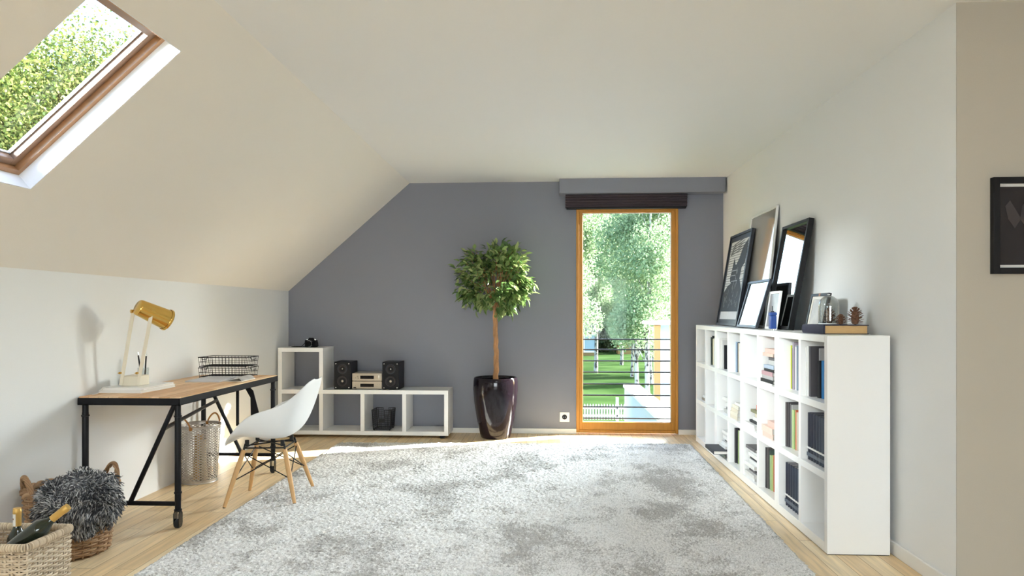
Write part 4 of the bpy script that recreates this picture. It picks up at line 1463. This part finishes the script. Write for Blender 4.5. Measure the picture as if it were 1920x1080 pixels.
# ------------------------------------------------------------------ frames and objects on the bookcases
def lean_T(xb, ymax, z, theta):
    return Matrix.Translation((xb, ymax, z)) @ Matrix.Rotation(theta, 4, 'Y') @ Matrix.Rotation(-PI / 2, 4, 'Z')
def leaning(name, label, cat, xb, y0, y1, h, theta, fw, th, frame_m, inner, inner_m, group=None, recess=.35, mat_w=0., mat_m=None, z=BH):
    """framed picture or mirror leaning on the wall, facing the room"""
    t = thing(name, label, cat, (xb, y1, z + .0008 + th * math.sin(theta)), 0, group)
    T = Matrix.Rotation(theta, 4, 'Y') @ Matrix.Rotation(-PI / 2, 4, 'Z')
    w = y1 - y0
    MB().frame(0, w, 0, h, fw, 0, th, T).build('frame', frame_m, t, bevel=.0015)
    MB().box(fw * .5, w - fw * .5, th * .7, th * .85, fw * .5, h - fw * .5, T).build('backing_board', M['black_matte'], t, smooth=False)
    r = th * recess
    m_ = MB().box(fw, w - fw, r, r + .002, fw, h - fw, T)
    o = m_.build(inner, inner_m, t, smooth=False)
    if mat_w:
        m_ = MB().frame(fw, w - fw, fw, h - fw, mat_w, r - .0015, r, T)
        m_.build('mount_board', mat_m, t, smooth=False)
    return t, T, w, r, o

# horse print
t, T, w, r, o = leaning('framed_print', 'black framed print of a dark horse before white slats, leaning over the bookcases', 'picture', 1.572, 5.83, 6.515, .838, math.asin(.138 / .838), .022, .028, M['slate'], 'print_sheet', cmat((.70, .70, .71), .6))
def horse_print():
    """halftone style horse with pricked ear and halter against horizontal slats"""
    fw, h = .022, .838
    ya = r - .0006
    m_ = MB()
    W0, W1, Z0, Z1 = fw + .045, w - fw - .045, fw + .105, h - fw - .045
    m_.box(fw, W0, ya, r - .0002, fw, h - fw, T); m_.box(W1, w - fw, ya, r - .0002, fw, h - fw, T)
    m_.box(W0, W1, ya, r - .0002, Z1, h - fw, T); m_.box(W0, W1, ya, r - .0002, fw, fw + .035, T)
    m_.build('dark_mount', M['slate'], t, smooth=False)
    A = lambda x, z: (W0 + (W1 - W0) * x, Z0 + (Z1 - Z0) * z)
    m_ = MB()
    rnd = random.Random(2)
    for k in range(17):
        z = .36 + .036 * k
        x1 = 1.0 if k > 9 or k % 3 else .8
        a, b = A(0.02, z), A(x1, z + (.012 if k > 12 else .008))
        m_.box(a[0], b[0], ya, r - .0003, a[1], b[1], T)
    for k in range(5):
        z = .80 + .035 * k
        a, b = A(.05 + .03 * k, z), A(.78, z + .02)
        m_.prism([(a[0], a[1]), (b[0], a[1] + .045), (b[0], b[1] + .04), (a[0], b[1])], 'y', ya - .0002, r - .0003, T)
    # neck, head seen from the front with two ears and a tied forelock
    body = [(0, 0), (1, 0), (1, .30), (.94, .36), (.82, .45), (.84, .60), (.97, .66), (1, .80), (.97, .99), (.90, .96), (.74, .89), (.62, .74), (.50, .655), (.445, .66), (.33, .76),
            (.30, .645), (.28, .56), (.25, .48), (.30, .42), (.38, .40), (.20, .37), (.06, .31), (0, .27)]
    m_.m(1).prism([A(*p) for p in body], 'y', ya - .0006, r - .0004, T)
    m_.m(2)
    for k in range(46):
        x, z = rnd.uniform(.1, .9), rnd.uniform(.02, .26)
        if k < 14: x, z = rnd.uniform(.48, .68), rnd.uniform(.30, .54)
        a = A(x, z); l_ = rnd.uniform(.012, .05); dx = rnd.uniform(-.012, .012)
        m_.prism([(a[0], a[1]), (a[0] + .004, a[1]), (a[0] + .004 + dx, a[1] + l_), (a[0] + dx, a[1] + l_)], 'y', ya - .0009, r - .0005, T)
    for z, x0, x1 in ((.50, .28, .55), (.42, .34, .70), (.57, .30, .60)):
        a, b = A(x0, z), A(x1, z + .012); m_.box(a[0], b[0], ya - .0009, r - .0005, a[1], b[1], T)
    m_.build('printed_pattern', [cmat((.16, .16, .17), .7), cmat((.020, .020, .026), .6), cmat((.36, .36, .38), .6)], t, smooth=False)
horse_print()
leaning('framed_print', 'tall white framed pale print under glossy glass, leaning behind the horse print', 'picture', 1.652, 5.335, 6.005, .945, math.asin(.098 / .945), .016, .018, M['white'], 'print_sheet', M['glazed_print'])
leaning('wall_mirror', 'large black framed mirror leaning at a slant near the middle of the bookcases', 'mirror', 1.592, 4.625, 5.145, .755, math.asin(.136 / .755), .022, .036, M['black'], 'mirror_glass', M['mirror'], recess=.45)
leaning('table_mirror', 'low wide slate framed mirror tilted back in front of the white framed print', 'mirror', 1.488, 5.005, 5.50, .372, math.asin(.105 / .372), .020, .022, M['slate'], 'mirror_glass', M['mirror'])
leaning('framed_photo', 'small slate framed blue photo half hidden between horse print and low mirror', 'picture', 1.595, 5.44, 5.80, .372, math.radians(10), .016, .018, M['slate'], 'photo', mat('deep blue night photo', (.02, .035, .09), .3, noise=.8, nscale=14))
leaning('framed_photo', 'small white photo frame standing behind the blue flask', 'picture', 1.548, 4.755, 4.985, .268, math.radians(8), .018, .014, M['white'], 'photo', mat('grey landscape photo', (.30, .30, .32), .3, noise=.6, nscale=10))
t, T, w, r, o = leaning('framed_photo', 'small black photo frame leaning behind the thick navy book', 'picture', 1.600, 4.10, 4.365, .235, math.radians(11), .018, .018, M['black'], 'photo', mat('beige portrait photo', (.30, .27, .24), .35, noise=.7, nscale=9), mat_w=.018, mat_m=cmat((.62, .60, .55)))
m_ = MB().box(.12, .145, -.0006, .0, .217, .235, T); m_.build('copper_clip', M['red_dot'], t, smooth=False)

# blue flask
t = thing('enamel_flask', 'small cobalt blue flask with cap and stem before the big black mirror', 'flask', (1.470, 4.565, BH + .0008))
m_ = MB()
m_.box(-.020, .020, -.024, .024, .010, .098); m_.build('flask_body', M['blue'], t, bevel=.006)
MB().box(-.0225, .0225, -.0265, .0265, .098, .120).build('cap', M['blue'], t, bevel=.008)
MB().cyl((0, 0, .119), (0, 0, .128), .012, .009, n=18).cyl((0, 0, .128), (0, 0, .160), .0035, n=10).build('stem', M['slate'], t)
for sy in (-1, 1):
    MB().cyl((0, sy * .015, 0), (0, sy * .015, .011), .005, n=10).build('foot', M['chrome'], t)

# thick book with dome and cones on it
t = thing('antique_book', 'thick navy cloth book with tan page edges lying near the bookcase end', 'book', (1.605, 3.925, BH + .0008))
m_ = MB()
m_.box(-.118, .118, -.155, .155, 0, .004); m_.box(-.118, .118, -.155, .155, .046, .050)
prof = [(-.118, .0), (-.1215, .010), (-.123, .025), (-.1215, .040), (-.118, .050), (-.112, .050), (-.112, 0)]
m_.prism(prof, 'y', -.155, .155)
m_.build('cover', M['navy'], t)
MB().box(-.112, .112, -.149, .149, .004, .046).build('page_block', M['old_paper'], t, smooth=False)
BT = BH + .0516
t = thing('glass_dome', 'clear glass dome standing on the navy book beside the pine cones', 'dome', (1.590, 3.965, BT))
prof = [(.0545, 0)] + [(.0545, .02 * k) for k in range(1, 6)]
prof += [(.0545 * math.cos(a), .105 + .058 * math.sin(a)) for a in np.linspace(0.1, PI / 2 - .02, 10)]
m_ = MB().lathe(prof, 40); o = m_.build('dome_glass', M['dome'], t)
s = o.modifiers.new('solid', 'SOLIDIFY'); s.thickness = .003
m_ = MB().tube([(.0545 * math.cos(q), .0545 * math.sin(q), .003) for q in np.linspace(0, 2 * PI, 36, endpoint=False)], .0032, 8, closed=True)
m_.tube([(.0, .0, .165), (.0, .0, .172)], [.006, .009], 12)
m_.build('dome_rim', mat('milky glass', (.70, .72, .72), .15, coat=.4), t)
def pinecone(label, loc, r, h, seed, tilt):
    rnd = random.Random(seed)
    t = thing('pine_cone', label, 'pine cone', loc, 0, 'pine cones on the navy book')
    t.rotation_euler = (tilt, tilt * .4, seed)
    m_ = MB()
    m_.lathe([(.001, 0), (r * .4, h * .05), (r * .55, h * .35), (r * .4, h * .7), (.001, h)], 12)
    m_.build('core', M['pinecone'], t)
    m_ = MB(); N = 48
    for i in range(N):
        q = i / N
        a = i * 2.39996
        z = h * (.05 + .9 * q)
        rr = r * (.75 + .9 * q - 1.45 * q * q) * 1.0
        rr = max(rr, r * .18)
        el = .05 + 1.0 * q
        d = Vector((math.cos(a) * math.cos(el), math.sin(a) * math.cos(el), math.sin(el)))
        sd = Vector((-math.sin(a), math.cos(a), 0))
        n = d.cross(sd)
        b0 = Vector((math.cos(a), math.sin(a), 0)) * rr * .25 + Vector((0, 0, z))
        L = rr * .95
        wd = r * .20 * (1 - .35 * q)
        e = b0 + d * L
        vs = [b0 - sd * wd * .4, b0 + sd * wd * .4, e - sd * wd, e + sd * wd, e + d * L * .16 - sd * wd * .3, e + d * L * .16 + sd * wd * .3,
              e - sd * wd * .9 + n * .0028, e + sd * wd * .9 + n * .0028]
        m_.add(vs, [(0, 1, 3, 2), (2, 3, 5, 4), (0, 6, 7, 1), (6, 4, 5, 7), (2, 4, 6), (3, 7, 5), (0, 2, 6), (1, 7, 3)])
    m_.build('scales', M['pinecone'], t, smooth=False)
pinecone('tall brown pine cone under the clear glass dome', (1.592, 3.962, BT + .004), .034, .088, 1, .0)
pinecone('small brown pine cone lying between dome and larger cone', (1.613, 3.862, BT), .026, .055, 2, .0)
pinecone('biggest brown pine cone on the navy book, beside the wall', (1.684, 3.846, BT), .040, .096, 3, .0)

# picture on the nook wall
t = thing('framed_picture', 'black framed dark tulip photograph hanging on the beige wall', 'picture', (2.085, YN, 1.6175))
MB().frame(-.170, .170, -.2085, .2085, .027, -.026, 0).build('frame', M['black'], t, bevel=.0015)
MB().frame(-.143, .143, -.1815, .1815, .007, -.0075, -.004, wz=.012).build('mount_board', cmat((.66, .65, .62)), t, smooth=False)
MB().box(-.137, .137, -.006, -.003, -.170, .170).build('photo', mat('near black photo', (.017, .014, .017), .25), t, smooth=False)
m_ = MB()
m_.prism([(-.030, -.170), (-.026, -.170), (-.012, -.02), (-.016, -.02)], 'y', -.0068, -.0061)
for cx, tw in ((-.07, -.02), (-.02, .0), (.03, .02)):
    m_.prism([(cx, -.01), (cx - .028, .03), (cx - .02 + tw, .085), (cx + tw, .11), (cx + .018 + tw, .08), (cx + .026, .03)], 'y', -.0068, -.0061)
m_.build('tulip_shape', cmat((.040, .032, .034)), t, smooth=False)

# ------------------------------------------------------------------ outside
GZ = -3.3
m, n, l, bs = new_mat('lawn grass')
tc = n.new('ShaderNodeTexCoord'); nt = n.new('ShaderNodeTexNoise'); nt.inputs['Scale'].default_value = .35; nt.inputs['Detail'].default_value = 7
l.new(tc.outputs['Object'], nt.inputs['Vector'])
rp = n.new('ShaderNodeValToRGB')
rp.color_ramp.elements[0].position = .35; rp.color_ramp.elements[0].color = (.020, .042, .013, 1)
rp.color_ramp.elements[1].position = .65; rp.color_ramp.elements[1].color = (.040, .070, .025, 1)
l.new(nt.outputs[0], rp.inputs[0]); l.new(rp.outputs[0], bs.inputs['Base Color']); bs.inputs['Roughness'].default_value = .95; bs.inputs['Specular IOR Level'].default_value = 0
b = MB().box(-90, 90, -40, 260, GZ - .2, GZ)
struct(b.build('lawn', m, smooth=False))

M['birch'] = mat('birch bark', (.62, .60, .56), .8, noise=.2, nscale=4)
def birch_bark():
    m, n, l, bs = new_mat('white birch bark with dark scars')
    tc = n.new('ShaderNodeTexCoord'); mp = n.new('ShaderNodeMapping'); mp.inputs['Scale'].default_value = (3, 3, 2.2)
    l.new(tc.outputs['Object'], mp.inputs[0])
    nt = n.new('ShaderNodeTexNoise'); nt.inputs['Scale'].default_value = 1.6; nt.inputs['Detail'].default_value = 5
    l.new(mp.outputs[0], nt.inputs['Vector'])
    rp = n.new('ShaderNodeValToRGB'); e = rp.color_ramp.elements
    e[0].position = .42; e[0].color = (.045, .04, .035, 1); e[1].position = .50; e[1].color = (.34, .33, .31, 1)
    l.new(nt.outputs[0], rp.inputs[0]); l.new(rp.outputs[0], bs.inputs['Base Color']); bs.inputs['Roughness'].default_value = .8
    return m
M['birch'] = birch_bark()
M['dark_bark'] = mat('brown tree bark', (.12, .085, .06), .9, noise=.4, nscale=8)
M['birch_leaf'] = island_mat('birch leaves', [(0.140, 0.231, 0.119), (0.196, 0.294, 0.161), (0.259, 0.350, 0.203), (0.336, 0.406, 0.252)], .55, .5, .3)
M['wood_leaf'] = island_mat('woodland leaves', [(0.099, 0.168, 0.083), (0.128, 0.208, 0.106), (0.160, 0.240, 0.128), (0.200, 0.272, 0.152)], .6, .5, .2)
M['oak_leaf'] = island_mat('oak leaves', [(0.033, 0.059, 0.011), (0.071, 0.105, 0.022), (0.134, 0.159, 0.038), (0.218, 0.226, 0.080)], .5, .45, .3)

def leaf_cloud(name, centers, radii, N, size, mat_, parent, seed, droop=.3, flat=1.0):
    rng = np.random.default_rng(seed)
    centers = np.asarray(centers); radii = np.asarray(radii)
    k = rng.choice(len(centers), N, p=radii.prod(1) ** .7 / (radii.prod(1) ** .7).sum())
    d = rng.normal(size=(N, 3)); d /= np.linalg.norm(d, axis=1)[:, None]
    p = centers[k] + d * radii[k] * (rng.random(N) ** .45)[:, None]
    ax = rng.normal(size=(N, 3)) + d * .5; ax[:, 2] -= droop; ax /= np.linalg.norm(ax, axis=1)[:, None]
    sd = np.cross(ax, rng.normal(size=(N, 3))); sd /= np.linalg.norm(sd, axis=1)[:, None]
    L = size * rng.uniform(.65, 1.35, N)[:, None]
    V = np.stack([p, p + ax * L * .5 + sd * L * .33, p + ax * L, p + ax * L * .5 - sd * L * .33], 1)
    F = np.arange(N * 4).reshape(N, 4)
    return raw_mesh(name, V.reshape(-1, 3), F, mat_, parent)

def tree(label, cat, loc, seed, height, trunk_r, crown0, crad, nleaf, leaf, bark, leafm, group, lumps=26, lr=(.22, .42), lean=0., name='birch_tree', rz=0.):
    rnd = random.Random(seed)
    t = thing(name, label, cat, loc, rz, group)
    m_ = MB()
    bend = [Vector((0, 0, 0))]
    N = 12
    for i in range(1, N + 1):
        q = i / N
        bend.append(Vector((lean * q * q * height + .05 * math.sin(q * 7 + seed), .05 * math.cos(q * 6 + seed), height * .94 * q)))
    m_.tube(bend, [trunk_r * (1.15 if i == 0 else 1) * (1 - .85 * i / N) + .01 for i in range(N + 1)], 10)
    cs, rs = [], []
    for i in range(lumps):
        q = rnd.random()
        z = crown0 + (height - crown0) * q
        prof = math.sin(PI * min(1, .18 + .82 * (1 - q) ** .8)) * .55 + .45 * (1 - q) + .08
        a = rnd.uniform(0, 2 * PI)
        rr = crad * prof * rnd.uniform(.25, .95)
        bi = min(N, max(1, int(N * z / (height * .94))))
        base = bend[bi]
        c = Vector((base.x + rr * math.cos(a), base.y + rr * math.sin(a), z))
        cs.append(tuple(c)); s = crad * rnd.uniform(*lr)
        rs.append((s, s, s * rnd.uniform(.9, 1.6)))
        st_ = bend[max(1, bi - 1)]
        m_.tube([st_, st_.lerp(c, .5) + Vector((0, 0, .15)), c], [trunk_r * .28, trunk_r * .16, trunk_r * .05], 5)
    m_.build('trunk', bark, t)
    leaf_cloud('foliage', cs, rs, nleaf, leaf, leafm, t, seed)
    return t

# birches on the lawn seen through the tall window
protos = [tree('slim birch with two dark scarred stems close to the picket fence', 'tree', (4.38, 34.3, GZ), 21, 13.5, .105, 3.4, 2.6, 30000, .125, M['birch'], M['birch_leaf'], 'birches on the lawn'),
          tree('straight white birch beside the first one, near the picket fence', 'tree', (4.66, 32.3, GZ), 22, 13.0, .115, 3.7, 2.5, 30000, .125, M['birch'], M['birch_leaf'], 'birches on the lawn', lean=.012),
          tree('birch with grey trunk behind the white parapet', 'tree', (6.55, 44.2, GZ), 23, 15.0, .15, 3.6, 3.4, 34000, .14, M['birch'], M['birch_leaf'], 'birches on the lawn')]
for k, x, y, rz, sc, lab in ((1, 6.4, 60.2, 1.1, 1.12, 'thin birch far back on the lawn between the two front birches'), (0, 5.95, 49, 2.0, .95, 'slender birch with reddish foot just behind the front pair'),
                             (0, 8.05, 56, 3.1, 1.05, 'thin birch in the middle of the lawn, leading a pair'), (1, 9.6, 52.0, 4.0, .92, 'thin birch in the middle of the lawn, second of a pair'),
                             (2, 9.9, 64.5, 2.4, 1.1, 'distant dark stemmed birch beyond the middle pair'), (2, 1.0, 39, .6, .9, 'birch standing left of the window view across the lawn'),
                             (0, 10.5, 46, 5.0, 1.05, 'birch standing behind the timber balcony'), (1, 13.5, 52, 2.6, 1.1, 'birch beyond the timber balcony, farther out'), (2, -3.0, 47, 1.5, 1.0, 'birch far over on the lawn past the window edge'),
                             (1, 3.6, 52, 3.3, 1.2, 'birch before the ochre bungalow')):
    d = dup(protos[k], (x, y, GZ), rz, lab)
    d.scale = (sc, sc, sc)
# woodland edge closing the lawn
wp = [tree('bushy broadleaf tree in the woodland edge behind the lawn', 'tree', (3.2, 84, GZ), 31, 17.5, .22, .8, 4.7, 34000, .30, M['dark_bark'], M['wood_leaf'], 'trees of the woodland edge', lumps=30, name='woodland_tree'),
      tree('bushy broadleaf tree in the woodland edge behind the lawn', 'tree', (11.2, 84.5, GZ), 32, 18.5, .24, .9, 4.7, 34000, .31, M['dark_bark'], M['wood_leaf'], 'trees of the woodland edge', lumps=30, name='woodland_tree')]
rnd = random.Random(77)
for row, (y, x0) in enumerate(((96, -1), (108, 4), (84, -6), (84, 19), (96, 9.5), (96, 20), (108, 14.5), (108, -6.5), (108, 25))):
    d = dup(wp[row % 2], (x0 + rnd.uniform(-.4, .4), y + rnd.uniform(-.6, .6), GZ), rnd.uniform(0, 6.28))
    s = rnd.uniform(.95, 1.05) * (1.12 if y > 90 else 1); d.scale = (s, s, s)
# big oak beside the house, seen through the roof window
tree('dense sunlit oak crown outside the roof window', 'tree', (-9.9, 13.4, GZ), 41, 9.6, .30, 2.6, 5.2, 340000, .064, M['dark_bark'], M['oak_leaf'], None, lumps=150, lr=(.13, .24), name='oak_tree')

# picket fence
t = thing('picket_fence', 'white picket fence crossing the lawn below the window', 'fence', (2.5, 28.9, GZ))
for i in range(61):
    x = -3.0 + i * .118
    MB().prism([(x, .06), (x + .062, .06), (x + .062, .66), (x + .031, .72), (x, .66)], 'y', 0, .02).build('picket', M['white_matte'], t, smooth=False)
for z in (.18, .50):
    MB().box(-3.05, 4.25, .02, .055, z, z + .07).build('fence_rail', M['white_matte'], t, smooth=False)
for x in (-2.0, .35, 2.1, 3.9):
    MB().box(x, x + .11, .02, .12, 0, .98).build('fence_post', M['white_matte'], t, smooth=False)

# black balustrade outside the French window
t = thing('window_balustrade', 'black horizontal bar balustrade fixed outside the tall window', 'balustrade', (.80, YB + .16, 0))
for z in (.964, .857, .739, .621, .497, .379, .256, .137):
    MB().cyl((-.53, 0, z), (.53, 0, z), .0075, n=12).build('bar', M['slate'], t)
for x in (-.53, .53):
    MB().box(x - .012, x + .012, -.058, .02, .10, 1.0).build('upright', M['slate'], t, bevel=.002)

# white terrace parapet running out from the house
t = thing('terrace_parapet', 'white rendered terrace parapet running away from the house below the window', 'parapet', (1.335, YB + TH, GZ))
MB().box(-.02, .22, 0.0, 4.75, 0, 3.255).build('rendered_wall', mat('white render', (.50, .52, .54), .85, noise=.03, nscale=4), t, smooth=False)
MB().box(-.04, .24, 0.0, 4.77, 3.255, 3.30).build('coping', M['white_matte'], t, bevel=.004)

# timber balcony of the wing next door
t = thing('timber_balcony', 'pale timber balcony frame with white floor slabs beyond the parapet', 'balcony', (2.0, 13.0, GZ))
tm = wood_mat('pale larch cladding', (.62, .40, .20), (.68, .46, .24), (.74, .52, .30), 'Z', .09, 3.0, .6)
for x in (0, .30, 1.4):
    MB().box(x, x + .115, 0, .115, 0, 4.32).build('timber_post', tm, t, smooth=False)
for z in (4.32,):
    MB().box(-.06, 1.6, -.06, 1.3, z, z + .06).build('roof_slab', M['white_matte'], t, smooth=False)
for z in (2.75, 3.05, 3.35, 3.66, 3.97):
    MB().box(.0, 1.5, .03, .085, z, z + .028).build('guard_rail', M['white_matte'], t, smooth=False)
MB().box(.12, 1.4, .9, .92, 2.6, 4.3).build('glass_wall', mat('blue tinted glazing', (.25, .40, .50), .15), t, smooth=False)
MB().box(-.06, 1.6, -.02, 1.3, 2.55, 2.72).build('floor_slab', M['white_matte'], t, smooth=False)

# low ochre bungalow at the far end of the lawn
t = thing('bungalow', 'low ochre clad bungalow with grey roof behind the birches', 'building', (5.0, 73, GZ))
MB().box(-2.6, .3, 0, 5, 0, 2.55).build('clad_wall', mat('ochre boards', (.22, .14, .055), .8, noise=.15, nscale=3, stretch=(1, 1, 14)), t, smooth=False)
m_ = MB().prism([(-3.0, 2.5), (.6, 2.5), (-.2, 3.4), (-2.2, 3.4)], 'y', -.5, 5.5); m_.build('roof', mat('grey roof felt', (.12, .12, .13), .8), t, smooth=False)
f_ = MB().frame(-1.25, .05, .35, 2.3, .12, -.06, .02).build('window_frame', M['white_matte'], t, smooth=False)
MB().box(-1.15, -.05, -.02, .0, .45, 2.2).build('pane', mat('reflecting panes', (.30, .40, .50), .1), f_, smooth=False)
t = thing('garden_shed', 'ochre boarded garden shed beyond the second birch', 'shed', (8.6, 76, GZ))
MB().box(-.9, .9, 0, 2, 0, 3.0).build('boarded_wall', mat('ochre shed boards', (.24, .16, .06), .8, noise=.15, nscale=3, stretch=(1, 1, 14)), t, smooth=False)
MB().prism([(-1.1, 2.95), (1.1, 2.95), (0, 3.7)], 'y', -.2, 2.2).build('roof', mat('shed roof felt', (.14, .13, .13), .8), t, smooth=False)
# hedge screening the far road
rngh = np.random.default_rng(5)
t = thing('clipped_hedge', 'long dark hedge closing the far end of the lawn', 'hedge', (8, 79.9, GZ))
cs = [(x, rngh.uniform(-.3, .3), 1.1) for x in np.arange(-26, 27, .8)]
leaf_cloud('foliage', cs, [(.8, .7, 1.1)] * len(cs), 16000, .34, island_mat('hedge leaves', [(0.027, 0.045, 0.023), (0.054, 0.081, 0.036), (0.090, 0.117, 0.054)], .7, .3), t, 9)
